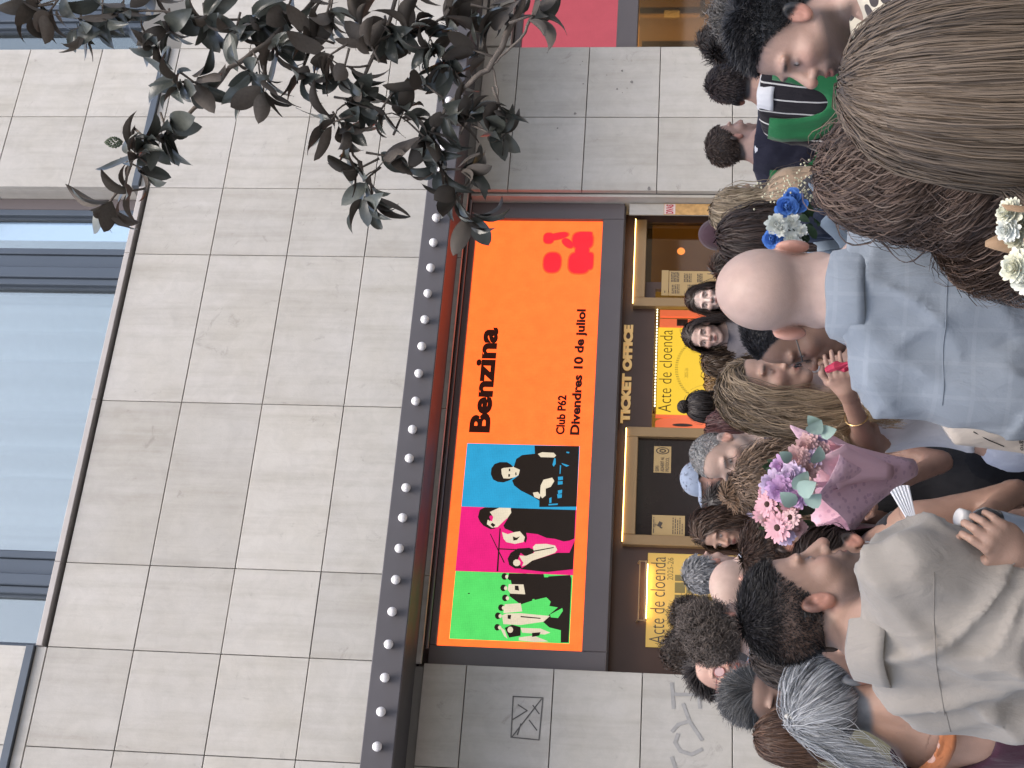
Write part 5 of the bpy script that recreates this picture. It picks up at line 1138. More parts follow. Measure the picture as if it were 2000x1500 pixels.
c = person("person with bushy curly grey brown hair and pale collar seen from behind", (1.609, -5.34, 1.595), 27.4, 42.4, skin=SK_L, fine=.0060, hair=dict(col=(.040, .030, .024), n=5000, len=.06, seg=7, style='fwd', lift=.8, grav=.08, jit=.25, vol=.020, r=.0012, wave=.008, lam=.03, helix=1, ramp=.02, clump=60, col2=(.17, .135, .115), lback=.8), top=shirt(F_PALEB, .6), collar=dict(mat=F_PALEB))
c = person("dark curly haired person standing in front of the gold poster, left of two", (2.303, -2.765, 1.657), 63.3, 63.3, fine=.0075, hair=dict(col=BLACK, n=2200, len=.06, seg=7, style='fwd', lift=.8, grav=.1, jit=.3, vol=.03, r=.0020, wave=.014, lam=.045, helix=1, ramp=.02, col2=(.05, .032, .022)), top=shirt(F_BLACK, .6))
c = person("dark curly haired person standing in front of the gold poster, right of two", (2.498, -2.748, 1.631), 67.0, 67.0, fem=True, fine=.0075, hair=dict(col=BLACK, n=2200, len=.05, seg=7, style='fwd', lift=.8, grav=.1, jit=.3, vol=.025, r=.0020, wave=.012, lam=.045, helix=1, ramp=.02, col2=(.05, .032, .022)), top=shirt(F_BLACK, .6))
c = person("bearded man with small round pink glasses in light denim shirt", (1.629, -4.669, 1.576), -81.8, -75.8, skin=(.44, .26, .20), fine=.0052, pitch=-6, roll=-10, beard=.55, hair=short((.016, .012, .011), 2200, .06, style='back', r=.002, vol=.022, lback=.8), rec=1.0, glasses=dict(size=(.021, .021), mat=pmat("rosy_wire", (.35, .12, .11), .4, .5), lens=M_PINKLENS), top=shirt(F_DENIM, 1.3), collar=dict(mat=F_DENIM))
c = person("man with slicked back dark hair looking down at the left", (1.268, -5.659, 1.476), -82.9, -84.9, skin=(.36, .225, .17), fine=.0048, pitch=30, roll=-6, squint=True, hair=short((.022, .021, .021), 5500, .075, style='back', r=.0010, vol=.012, lift=.12, lback=.8, col2=(.13, .13, .13), streak=80), rec=.35, top=shirt(F_GREYT, .6), collar=dict(mat=F_WHITE))
c = person("auburn haired person seen from behind by the left wall", (1.13, -5.747, 1.386), 61.4, 61.4, fem=True, skin=SK_L, fine=.0066, hair=longh((.042, .021, .013), 2600, .20, r=.002, seg=10, vol=.010, col2=(.11, .058, .034)), top=shirt(F_OLIVE, .6))
c = person("woman with long dark brown hair behind the front row man's head", (1.226, -6.366, 1.429), 43.2, 58.2, fem=True, skin=SK_L, fine=.0060, hair=longh((.022, .015, .012), 3400, .32, r=.0017, seg=14, vol=.018, col2=(.10, .075, .06), cpow=2), top=shirt(F_WHITE, .5))
# ---- by the doors
c = person("person in pale blue baseball cap beside the dark hatch", (3.246, -2.9, 1.606), -175.4, -163.4, skin=(.42, .24, .19), fine=.0072, pitch=4, beard=.3, hair=short(DBROWN, 500, .03, r=.003), top=shirt(F_BLACK, .6))
cap(c, fabric("cap_twill", (.21, .25, .33)))
c = person("pale woman with long dark hair by the hatch, right of two facing the street", (4.619, -2.583, 1.602), -124.5, -120.5, fem=True, skin=(.52, .39, .34), fine=.0052, hair=longh((.020, .012, .009), 2600, .34, r=.0018, seg=12, vol=.014, wave=.003), top=shirt(F_BLACK, .3), name="person")
c = person("woman with long dark hair in grey top in front of the yellow screen", (4.22, -2.832, 1.616), -129.1, -125.1, fem=True, skin=(.40, .27, .225), fine=.0052, hair=longh((.020, .012, .009), 2600, .42, r=.0018, seg=12, vol=.016, wave=.004), top=shirt(F_GREYT, .4))
c = person("dark haired person in front of the yellow screen, right of three silhouettes", (4.152, -2.67, 1.493), 31.8, 31.8, fem=True, fine=.0075, hair=longh((.030, .018, .010), 900, .30, r=.0032, seg=10, vol=.028, wave=.012), top=shirt(F_BLACK, .3))
c = person("tawny haired person low in front of the yellow screen", (4.168, -2.336, 1.467), 57.7, 57.7, fem=True, fine=.0075, hair=longh((.11, .06, .022), 900, .22, r=.0032, seg=10, vol=.022, wave=.010, col2=(.22, .13, .045)), top=shirt(F_BLACK, .3))
c = person("person with small hair bun and bare shoulders in front of the yellow screen", (3.445, -3.451, 1.588), 53.7, 53.7, fem=True, skin=(.34, .18, .10), fine=.0075, hair=dict(col=BLACK, n=900, len=.14, seg=8, style='gather', gather=(0, -.05, .135), lift=.1, grav=0, jit=.08, vol=.02, r=.0030), top=tank(F_BLACK, .09, .02))
bun(c, (0, -.055, .150), .034, (.02, .014, .011))
c = person("dark maroon haired person beside the cropped grey haired man", (2.864, -4.388, 1.513), 44.6, 44.6, fem=True, fine=.0075, hair=longh((.045, .018, .018), 1100, .26, r=.0030, seg=10, vol=.02, col2=(.09, .035, .032)), top=shirt(F_MAROON, .5))
c = person("dark bearded figure in shadow beside the cap wearer", (2.934, -3.29, 1.48), 127.6, 127.6, fine=.0075, hair=short(BLACK, 800, .06, r=.003, vol=.02), top=shirt(F_BLACK, .6))
c = person("person in white shirt partly hidden behind the hugging man", (2.452, -4.62, 1.441), 67.1, 67.1, fine=.0075, skin=SK_T, hair=short((.10, .06, .035), 900, .05, r=.003, vol=.015), top=shirt(F_WHITE, .6))
c = person("person with dark head seen past the bald man's crown", (4.494, -3.178, 1.456), 43.2, 43.2, fine=.0075, hair=short(DBROWN, 800, .05, r=.003, vol=.02), top=shirt(F_BLACK, .6))
c = person("person in round dark purple hat at the doors", (4.6, -3.353, 1.52), 54.9, 54.9, fine=.0075, hair=short(DBROWN, 400, .03, r=.003), top=shirt(F_MAROON, .6)); cap(c, fabric("purple_felt", (.038, .018, .026)), False, "hat", 1.10)
c = person("person with straight dark hair seen from behind left of the blue bouquet", (2.606, -6.404, 1.533), 57.0, 57.0, fem=True, fine=.0066, hair=longh((.018, .011, .009), 2600, .26, r=.0021, seg=12, vol=.016, col2=(.055, .034, .026)), top=shirt(F_BLACK, .6))
c = person("blonde woman in profile by the pasted poster", (3.545, -5.188, 1.523), -2.1, 25.9, fem=True, skin=(.46, .33, .26), fine=.0058, hair=longh((.13, .095, .06), 2000, .40, r=.0026, seg=14, vol=.018, col2=(.36, .29, .20), wave=.006), top=shirt(F_TAN, .3))
c = person("young man in navy graduation gown with green sash, left of the two graduates", (4.095, -4.905, 1.538), -8.6, 38.4, skin=(.40, .25, .20), fine=.0058, hair=short((.040, .026, .020), 1700, .028, r=.0023, vol=.007, lback=.35, col2=(.09, .06, .045)), top=shirt(F_NAVY, .9, flare=.03, off=.02, neck=(.066, 0), wr=.008), collar=dict(mat=F_WHITE, r=-.004, dz=-.012))
sash(c, F_GREEN, .14, 1.44, .26, .10)
c = person("graduate in black pinstriped gown with broad green sash and white collar", (3.956, -5.514, 1.554), 39.1, 21.1, skin=(.36, .21, .16), fine=.0058, hair=short((.018, .012, .012), 2200, .03, r=.0021, vol=.008, lback=.5, col2=(.045, .032, .030)), rec=.8, top=shirt(F_GOWN, 1.0, flare=.03, off=.022, neck=(.066, 0), wr=.008), collar=dict(mat=F_WHITE, r=.006, dz=.0))
sash(c, F_GREEN, .15, 1.47, .30, .12)
c = person("person with dark tousled hair right of the two graduates", (4.618, -4.943, 1.52), 44.8, 44.8, fine=.0066, hair=short(BLACK, 1500, .06, r=.0026, vol=.022, lift=.7, jit=.3, lback=.7), top=shirt(F_BLACK, .6))
c = person("grey curly haired person behind the bearded man's head", (4.076, -5.796, 1.518), 18.6, 18.6, fine=.0066, hair=dict(col=(.06, .055, .05), n=2600, len=.055, seg=7, style='fwd', lift=.7, grav=.1, jit=.25, vol=.025, r=.0017, wave=.012, lam=.05, helix=1, ramp=.02, col2=(.24, .22, .20)), top=shirt(F_GREYT, .6))
c = person("dark head at the amber windows of the side bay", (5.803, -3.632, 1.559), 19.5, 19.5, fine=.0075, hair=short(BLACK, 700, .05, r=.003, vol=.02), top=shirt(F_BLACK, .6))
# ================================================================== things held by people
def flower_petals(c, ax, r, n, rings, cup, rng):
    """petals as small bent leaves in rings round a centre: returns verts, quads"""
    ax = Vector(ax).normalized(); a = ax.orthogonal().normalized(); b = ax.cross(a); V, F = [], []; c = Vector(c)
    for g in range(rings):
        rr_ = r*(1 - .72*g/max(rings, 1)); h0 = r*.10*g; lift = cup*(g+1)/rings
        for k in range(n):
            t = 2*math.pi*(k + .5*(g % 2))/n + rng.uniform(-.12, .12); d = a*math.cos(t)+b*math.sin(t); s_ = d.cross(ax)
            L = rr_*rng.uniform(.85, 1.08); wd = L*2.4/n*1.15; base = c + ax*h0; i = len(V); droop = rng.uniform(-.12, .12)
            for (f_, ww, up_) in ((.08, .35, .02), (.45, 1.0, .30), (.82, .95, .62), (1.0, .35, .75)):
                p = base + d*L*f_*math.cos(lift*f_*.9) + ax*(L*(math.sin(lift*f_*1.1)+droop*f_*f_)); V += [tuple(p - s_*wd*ww), tuple(p + s_*wd*ww)]
            for j in range(3): F.append((i+2*j, i+2*j+1, i+2*j+3, i+2*j+2))
    return V, F
def flower(par, loc, c, ax, r, kind, mat, seed, name="flower", eye=None):
    rng = random.Random(seed)
    n, rings, cup = {'gerbera': (22, 2, .25), 'mum': (16, 6, 1.15), 'rose': (6, 7, 1.45), 'carnation': (14, 6, 1.3)}[kind]
    V, F = flower_petals(c, ax, r, n, rings, cup, rng)
    o = obj(name, mesh_from(name, V, F, [mat], True), par); o.matrix_parent_inverse = Matrix.Translation([-q for q in loc])
    if eye:
        b = MB(); axv = Vector(ax).normalized(); b.tube([Vector(c)+axv*.003, Vector(c)+axv*.007, Vector(c)+axv*.009], [r*.26, r*.22, r*.05], 10); e = b.build("flower_eye", eye, o, True)
    return o
def leaf_piece(par, loc, p0, d, nrm, L, wd, mat, name="leaf"):
    p0, d, nrm = Vector(p0), Vector(d).normalized(), Vector(nrm); s_ = d.cross(nrm).normalized(); nrm = s_.cross(d); V, F = [], []
    for (f_, ww, dz) in ((0, .12, 0), (.2, .75, .05), (.45, 1, .08), (.7, .8, .06), (.9, .38, 0), (1, .03, -.05)):
        p = p0 + d*L*f_ + nrm*L*dz; V += [tuple(p - s_*wd*ww + nrm*wd*.25*ww), tuple(p), tuple(p + s_*wd*ww + nrm*wd*.25*ww)]
    for j in range(5): F += [(3*j, 3*j+1, 3*j+4, 3*j+3), (3*j+1, 3*j+2, 3*j+5, 3*j+4)]
    o = obj(name, mesh_from(name, V, F, [mat], True), par); o.matrix_parent_inverse = Matrix.Translation([-q for q in loc]); return o
def wrap(par, loc, top, ax, r1, L, mat, name="wrapping", r0=.03, wob=.18, n=40, open_a=0):
    """paper cone gathered at the stems, with a wavy open rim"""
    top, ax = Vector(top), Vector(ax).normalized(); a = ax.orthogonal().normalized(); b = ax.cross(a); V, F = [], []; K = 7
    for j in range(K+1):
        f_ = j/K
        for i in range(n):
            t = 2*math.pi*i/n; rr_ = (r0 + (r1-r0)*f_**1.1)*(1 + wob*f_*math.sin(5*t+1)+.06*math.sin(13*t+f_*5)*f_)
            p = top - ax*L*(1-f_) + ax*(.035*math.sin(4*t+.5)*f_*f_) + (a*math.cos(t)+b*math.sin(t))*rr_; V.append(tuple(p))
    for j in range(K):
        for i in range(n): F.append((j*n+i, j*n+(i+1) % n, (j+1)*n+(i+1) % n, (j+1)*n+i))
    o = obj(name, mesh_from(name, V, F, [mat], True), par); o.matrix_parent_inverse = Matrix.Translation([-q for q in loc])
    md = o.modifiers.new("thick", 'SOLIDIFY'); md.thickness = .0015
    return o
TOCAM = -CAM_FWD
M_PINKP = fabric("pink_tissue", (.78, .52, .60), .08, 120, 'print', (.64, .40, .50), 60); M_PINKS = pmat("plain_pink_paper", (.80, .52, .58), .75, 0, .3, 6, .1)
M_FP = [pmat("pink_petal", (.70, .38, .42), .6, 0, .3, 30, .15), pmat("blush_petal", (.66, .43, .42), .6, 0, .3, 30, .12), pmat("lilac_petal", (.60, .38, .60), .6, 0, .3, 30, .15), pmat("mauve_petal", (.68, .54, .70), .6, 0, .3, 30, .12)]
M_EUC = pmat("eucalyptus_leaf", (.28, .38, .33), .6, 0, .3, 20, .12); M_LEAFG = pmat("dark_bouquet_leaf", (.03, .06, .025), .5, 0, .4, 20, .25); M_EYE = pmat("flower_eye_brown", (.05, .02, .012), .8)
M_FB = pmat("blue_petal", (.10, .24, .62), .6, 0, .3, 30, .2); M_FW = pmat("white_petal", (.72, .74, .68), .65, 0, .3, 30, .06); M_FCR = pmat("cream_petal", (.74, .74, .60), .65, 0, .3, 30, .08); M_GYP = pmat("baby_breath", (.55, .52, .36), .7, 0, .3, 30, .15)
# pink bouquet held behind the hugging woman's back
loc = (1.513, -6.898, 1.357); bq = thing("bouquet", "bouquet of pink gerberas and lilac chrysanthemums in pink paper held over a woman's back", "bouquet", loc)
pa = Vector((1.557, -6.873, 1.247)); pb = Vector((1.481, -6.93, 1.473)); axb = (pb-pa).normalized(); rb_ = random.Random(5)
FP_ = [((1.35, -7.006, 1.526), .040, 'gerbera', 0), ((1.368, -7.033, 1.496), .030, 'gerbera', 1), ((1.408, -7.016, 1.551), .034, 'gerbera', 0), ((1.437, -7.049, 1.518), .042, 'mum', 2), ((1.476, -7.042, 1.489), .040, 'mum', 3), ((1.463, -7.019, 1.536), .038, 'mum', 3), ((1.525, -7.043, 1.475), .038, 'mum', 1), ((1.564, -7.037, 1.448), .036, 'mum', 1), ((1.385, -6.98, 1.543), .032, 'mum', 1), ((1.415, -7.055, 1.478), .034, 'mum', 2), ((1.402, -6.968, 1.561), .030, 'gerbera', 0), ((1.404, -7.029, 1.495), .030, 'mum', 0), ((1.504, -7.029, 1.451), .032, 'carnation', 1), ((1.592, -7.025, 1.42), .030, 'mum', 3), ((1.342, -6.976, 1.505), .028, 'mum', 3), ((1.356, -6.979, 1.466), .026, 'mum', 1), ((1.453, -6.992, 1.543), .032, 'mum', 0), ((1.513, -7.019, 1.512), .034, 'mum', 2), ((1.555, -7.028, 1.415), .03, 'carnation', 1), ((1.528, -7.04, 1.436), .03, 'mum', 3), ((1.447, -7.046, 1.458), .03, 'mum', 1)]
for i, (xy, r, k, m) in enumerate(FP_):
    ax_ = (axb*.55 + TOCAM*.8 + Vector((rb_.uniform(-.3, .3), 0, rb_.uniform(-.3, .3)))).normalized()
    flower(bq, loc, xy, ax_, r, k, M_FP[m], i, eye=M_EYE if k == 'gerbera' else None)
for i, (p0, p1, L, wd) in enumerate([((1.389, -7.066, 1.486), (1.407, -7.103, 1.532), .055, .021), ((1.405, -7.096, 1.482), (1.414, -7.141, 1.449), .062, .024), ((1.415, -7.102, 1.495), (1.443, -7.136, 1.466), .058, .022), ((1.483, -7.108, 1.444), (1.505, -7.152, 1.435), .055, .020), ((1.576, -7.089, 1.452), (1.583, -7.135, 1.431), .06, .022), ((1.578, -7.087, 1.427), (1.569, -7.123, 1.393), .055, .02), ((1.589, -7.092, 1.427), (1.602, -7.125, 1.455), .05, .018), ((1.501, -7.079, 1.498), (1.508, -7.109, 1.525), .045, .016), ((1.391, -7.063, 1.461), (1.401, -7.109, 1.428), .055, .022)]):
    leaf_piece(bq, loc, p0, Vector(p1)-Vector(p0), TOCAM+Vector((.2*math.sin(i*2), 0, .3*math.cos(i))), L, wd, M_EUC)
for i in range(16):
    p0 = pb + Vector((rb_.uniform(-.09, .09), rb_.uniform(0, .05), rb_.uniform(-.06, .05))); leaf_piece(bq, loc, p0 - TOCAM*.01, axb + Vector((rb_.uniform(-.8, .8), -.3, rb_.uniform(-.8, .8))), TOCAM, .06, .016, M_LEAFG)
wrap(bq, loc, Vector((1.512, -6.895, 1.429)), axb, .140, .30, M_PINKP, "patterned_paper", .024); wrap(bq, loc, Vector((1.548, -6.98, 1.417)), (axb + Vector((.30, -.1, .05))).normalized(), .075, .20, M_PINKS, "plain_paper", .02)
# blue and white bouquet
loc = (2.451, -6.764, 1.432); bq = thing("bouquet", "bouquet of blue roses and white carnations in blue grey wrap beside the bald man's ear", "bouquet", loc)
for i, (xy, r, k, m) in enumerate([((2.419, -6.844, 1.476), .040, 'rose', M_FB), ((2.459, -6.838, 1.453), .034, 'rose', M_FB), ((2.333, -6.804, 1.509), .036, 'rose', M_FB), ((2.365, -6.843, 1.507), .036, 'carnation', M_FW), ((2.372, -6.841, 1.462), .028, 'carnation', M_FW), ((2.332, -6.82, 1.461), .026, 'carnation', M_FW), ((2.354, -6.828, 1.432), .022, 'carnation', M_FW), ((2.313, -6.808, 1.441), .024, 'carnation', M_FW), ((2.347, -6.843, 1.492), .026, 'carnation', M_FW), ((2.444, -6.829, 1.435), .026, 'rose', M_FB)]):
    flower(bq, loc, xy, (TOCAM + Vector((random.uniform(-.3, .3), 0, .35+random.uniform(-.3, .3)))).normalized(), r, k, m, 50+i)
gp = MB()
for i in range(150):
    p = Vector((2.493, -6.831, 1.434)) + Vector((random.gauss(0, .030), random.gauss(0, .02), random.gauss(0, .05)))
    gp.lathe([(.0015, -.003), (.004, 0), (.0015, .003)], tuple(p), 5)
o = gp.build("baby_breath", M_GYP, bq); o.matrix_parent_inverse = Matrix.Translation([-q for q in loc]); o["kind"] = "stuff"
for i in range(16):
    p0 = Vector((2.421, -6.781, 1.419)) + Vector((random.uniform(-.07, .07), 0, random.uniform(-.05, .05))); leaf_piece(bq, loc, p0, Vector((random.uniform(-1, 1), -.3, random.uniform(-.3, 1))), TOCAM, .055, .013, M_LEAFG)
M_WRAPB = pmat("blue_grey_wrap", (.25, .31, .38), .5, 0, .4, 5, .1); M_WRAPD = pmat("navy_wrap", (.045, .055, .09), .6, 0, .4, 5, .1)
wrap(bq, loc, Vector((2.427, -6.745, 1.373)), (Vector((0, 0, 1)) + TOCAM*.35).normalized(), .105, .34, M_WRAPB, "wrap_sheet", .02); wrap(bq, loc, Vector((2.447, -6.756, 1.386)), (Vector((.1, 0, 1)) + TOCAM*.45).normalized(), .07, .26, M_WRAPD, "inner_sheet", .02)
# cream flowers at the lower right edge
loc = (1.096, -8.714, 1.321); bq = thing("bouquet", "white and cream carnations in kraft paper at the bottom right edge", "bouquet", loc)
for i, (xy, r) in enumerate([((1.132, -8.735, 1.344), .024), ((1.114, -8.726, 1.347), .020), ((1.059, -8.72, 1.339), .026), ((1.043, -8.71, 1.323), .026), ((1.113, -8.701, 1.329), .022), ((1.085, -8.706, 1.307), .024), ((1.132, -8.71, 1.323), .022)]):
    flower(bq, loc, xy, (TOCAM*.6 + Vector((random.uniform(-.3, .3), 0, .8))).normalized(), r, 'carnation', M_FW if i % 2 else M_FCR, 80+i)
wrap(bq, loc, Vector((1.091, -8.734, 1.327)), (Vector((-.15, 0, 1)) + TOCAM*.3).normalized(), .045, .22, pmat("kraft_paper", (.36, .24, .15), .8, 0, .3, 12, .1), "kraft_sheet", .02, .12)
# water bottle in the hand of the man in the beige shirt
p0 = Vector((0.995, -7.929, 1.195)); p1 = Vector((0.999, -7.971, 1.286)); loc = tuple(p0)
bt = thing("water_bottle", "small clear water bottle with white cap in the hand of the man in beige", "bottle", loc)
M_PET = glass_mat("clear_plastic", (.90, .92, .94), .05, .08); d_ = (p1-p0)
def along(f): return p0 + d_*f
o = MB().tube([along(-.5), along(-.48), along(.3), along(.52), along(.66), along(.72), along(.84)], [.026, .030, .030, .030, .020, .014, .014], 18).build("bottle_body", M_PET, bt, True); o.matrix_parent_inverse = Matrix.Translation([-q for q in loc])
o = MB().tube([along(.80), along(.81), along(1.0), along(1.02)], [.014, .0165, .0165, .013], 18).build("bottle_cap", pmat("white_cap", (.62, .60, .58), .4), bt, True); o.matrix_parent_inverse = Matrix.Translation([-q for q in loc])
o = MB().tube([along(-.25), along(.25)], [.0306, .0306], 18, False).build("bottle_label", pmat("silver_blue_label", (.35, .42, .52), .3, .3, .5, 30, .4), bt, True); o.matrix_parent_inverse = Matrix.Translation([-q for q in loc])
# white folded fan in the hand of the woman in the black top
loc = (1.217, -7.355, 1.25); fn = thing("paper_fan", "white paper fan held up by the woman in the black strap top", "fan", loc)
h0 = Vector((1.19, -7.34, 1.238)); tip = Vector((1.309, -7.384, 1.288)); ax_ = (tip-h0); sd_ = ax_.cross(TOCAM).normalized(); V, F = [], []
for i in range(13):
    t = (i/12-.5)*.62; q = TOCAM*(.0015 if i % 2 else -.0005)
    for f_ in (.08, 1.0): V.append(tuple(h0 + ax_*f_*math.cos(t) + sd_*ax_.length*f_*math.sin(t)*.55 + q))
for i in range(12): F.append((2*i, 2*i+2, 2*i+3, 2*i+1))
o = obj("fan_leaf", mesh_from("fan_leaf", V, F, [pmat("fan_paper", (.80, .81, .84), .8, 0, .3, 8, .05)]), fn); o.matrix_parent_inverse = Matrix.Translation([-q for q in loc]); md = o.modifiers.new("t", 'SOLIDIFY'); md.thickness = .001
# tote bag and red strap
loc = (1.496, -7.364, 1.092); tb = thing("tote_bag", "cream canvas tote bag with black line drawing held in front of pale jeans", "bag", loc)
cor = [Vector((1.573, -7.328, 1.214)), Vector((1.436, -7.341, 1.149)), Vector((1.414, -7.317, 0.867)), Vector((1.604, -7.345, 0.854))]
V, F = [], []; n = 14
for j in range(n+1):
    for i in range(n+1):
        u_, v_ = i/n, j/n; p = (cor[0]*(1-u_)+cor[1]*u_)*(1-v_) + (cor[3]*(1-u_)+cor[2]*u_)*v_
        V.append(tuple(p + TOCAM*(.035*math.sin(math.pi*u_)*math.sin(math.pi*min(1, v_+.12)) + .006*math.sin(u_*9+v_*5))))
for j in range(n):
    for i in range(n): a = j*(n+1)+i; F.append((a, a+1, a+n+2, a+n+1))
F_CANVAS = fabric("canvas", (.50, .45, .40), .07, 240)
bagm = mesh_from("bag_body", V, F, [F_CANVAS], True); o = obj("bag_body", bagm, tb); o.matrix_parent_inverse = Matrix.Translation([-q for q in loc]); md = o.modifiers.new("t", 'SOLIDIFY'); md.thickness = .03; md.offset = -1
def onbag(u_, v_): 
    p = (cor[0]*(1-u_)+cor[1]*u_)*(1-v_) + (cor[3]*(1-u_)+cor[2]*u_)*v_; return p + TOCAM*(.035*math.sin(math.pi*u_)*math.sin(math.pi*min(1, v_+.12)) + .006*math.sin(u_*9+v_*5) + .0012)
M_PRINT = pmat("black_print", (.02, .02, .022), .7)
b = MB(); b.tube([onbag(.48+.24*math.cos(t/10*math.pi), .30+.10*math.sin(t/10*math.pi)) for t in range(18)], .0011, 4); b.tube([onbag(.30, .46), onbag(.25, .40), onbag(.18, .43)], .0013, 4); b.tube([onbag(.72, .18), onbag(.85, .28), onbag(.93, .40)], .0013, 4)
o = b.build("line_drawing", M_PRINT, tb); o.matrix_parent_inverse = Matrix.Translation([-q for q in loc])
cu = bpy.data.curves.new("t", 'FONT'); cu.body = "org. #BAUarts"; cu.extrude = 0; cu.offset = .01; to = bpy.data.objects.new("t", cu); COL.objects.link(to)
me = bpy.data.meshes.new_from_object(to.evaluated_get(bpy.context.evaluated_depsgraph_get())); bpy.data.objects.remove(to)
co = np.array([v.co[:] for v in me.vertices]); mn, mx_ = co.min(0), co.max(0); k = (co-mn)/(mx_-mn+1e-9)
for v, q in zip(me.vertices, k): v.co = onbag(.92 - .62*(1-q[0])*1.0 + 0*q[1] if False else .95-.65*(1-(1-q[0])), .55 - .045*q[1]) if False else onbag(.96-.66*q[0], .52+.045*q[1])
me.materials.clear(); me.materials.append(M_PRINT); o = obj("lettering", me, tb); o.matrix_parent_inverse = Matrix.Translation([-q for q in loc])
b = MB(); b.tube([(1.566, -7.336, 1.212), (1.625, -7.284, 1.276), (1.736, -7.153, 1.315)], [.008, .008, .008], 6); o = b.build("handle", F_CANVAS, tb); o.matrix_parent_inverse = Matrix.Translation([-q for q in loc])
loc = (1.713, -7.194, 1.371); rs = MB(); rs.tube([(1.711, -7.175, 1.411), (1.701, -7.218, 1.393), (1.698, -7.23, 1.363), (1.713, -7.223, 1.334)], [.009, .012, .010, .008], 8); rs.tube([(1.708, -7.194, 1.396), (1.691, -7.216, 1.374), (1.7, -7.217, 1.339)], [.006, .007, .005], 6)
o = rs.build("red_strap", pmat("red_ribbon", (.42, .03, .07), .6, 0, .4, 20, .15)); tag(o, "twisted red bag strap on the shoulder of the blonde woman", "strap")
# ================================================================== magnolia reaching in from the right, over the crowd
TB = (6.831, -6.628, 1.466); TL = (TB[0], TB[1], 0.0)
mg = thing("magnolia_tree", "magnolia tree reaching in from the right with glossy dark leaves over the facade", "tree", TL)
M_BARK = pmat("magnolia_bark", (.16, .135, .115), .85, 0, .3, 22, .35, .5, 70)
def leaf_material():
    m, n, l, b = nodes("magnolia_leaf")
    g_ = n.new("ShaderNodeNewGeometry"); oi = n.new("ShaderNodeObjectInfo"); tc = n.new("ShaderNodeTexCoord")
    nz = n.new("ShaderNodeTexNoise"); nz.inputs["Scale"].default_value = 14; nz.inputs["Detail"].default_value = 5; l.new(tc.outputs["Object"], nz.inputs["Vector"])
    top = n.new("ShaderNodeMix"); top.data_type = 'RGBA'; top.inputs[6].default_value = (.062, .070, .062, 1); top.inputs[7].default_value = (.11, .118, .104, 1); l.new(nz.outputs[0], top.inputs[0])
    und = n.new("ShaderNodeMix"); und.data_type = 'RGBA'; und.inputs[6].default_value = (.080, .064, .054, 1); und.inputs[7].default_value = (.14, .12, .10, 1); l.new(nz.outputs[0], und.inputs[0])
    mx = n.new("ShaderNodeMix"); mx.data_type = 'RGBA'; l.new(g_.outputs["Backfacing"], mx.inputs[0]); l.new(top.outputs[2], mx.inputs[6]); l.new(und.outputs[2], mx.inputs[7])
    hv = n.new("ShaderNodeHueSaturation"); mr = n.new("ShaderNodeMapRange"); mr.inputs[3].default_value = .7; mr.inputs[4].default_value = 1.35; l.new(oi.outputs["Random"], mr.inputs[0]); l.new(mr.outputs[0], hv.inputs["Value"]); l.new(mx.outputs[2], hv.inputs["Color"])
    l.new(hv.outputs[0], b.inputs["Base Color"])
    rr_ = n.new("ShaderNodeMapRange"); rr_.inputs[3].default_value = .30; rr_.inputs[4].default_value = .75; l.new(g_.outputs["Backfacing"], rr_.inputs[0]); l.new(rr_.outputs[0], b.inputs["Roughness"])
    return m
M_LEAF = leaf_material()
def leaf_geo(fold, curl, wid, twist):
    V, F = [], []; K = 8
    for i in range(K+1):
        f_ = i/K; ww = wid*(math.sin(math.pi*min(1, f_**.85*.97+.015))**.75 if 0 < i < K else (.06 if i == 0 else .01))
        a_ = curl*f_*f_; y = f_ if abs(curl) < 1e-3 else f_*math.cos(a_*.6); z = -math.sin(a_)*f_*.55; tw = twist*f_
        for sx in (-1, -.5, 0, .5, 1):
            x, zz = ww*sx*math.cos(fold), ww*abs(sx)**1.3*math.sin(fold) + .012*math.sin(9*f_+sx*2)*abs(sx)
            V.append((x*math.cos(tw)-zz*math.sin(tw), y, z + x*math.sin(tw)+zz*math.cos(tw)))
    for i in range(K):
        for k in range(4): q = i*5+k; F.append((q, q+1, q+6, q+5))
    return V, F
LEAFM = [mesh_from("leaf", *leaf_geo(fo_, cu_, wd_, tw_), [M_LEAF], True) for fo_, cu_, wd_, tw_ in ((.2, .4, .24, .2), (.35, .8, .25, -.4), (.10, .15, .26, .1), (.5, 1.1, .24, .5), (.25, -.4, .24, -.2), (.75, .6, .21, .8))]
MI = Matrix.Translation([-q for q in TL])
def tpart(o): o.parent = mg; o.matrix_parent_inverse = MI; return o
tk = MB(); top_ = Vector((TL[0]+.1, TL[1]+.15, 4.3))
tk.tube([TL, (TL[0]+.03, TL[1]+.02, 1.2), (TL[0]+.02, TL[1]+.08, 2.8), tuple(top_), (TL[0]+.1, TL[1]+.3, 6.2), (TL[0], TL[1]+.3, 7.6)], [.19, .15, .13, .11, .07, .03], 12); tpart(tk.build("trunk", M_BARK, None, True))
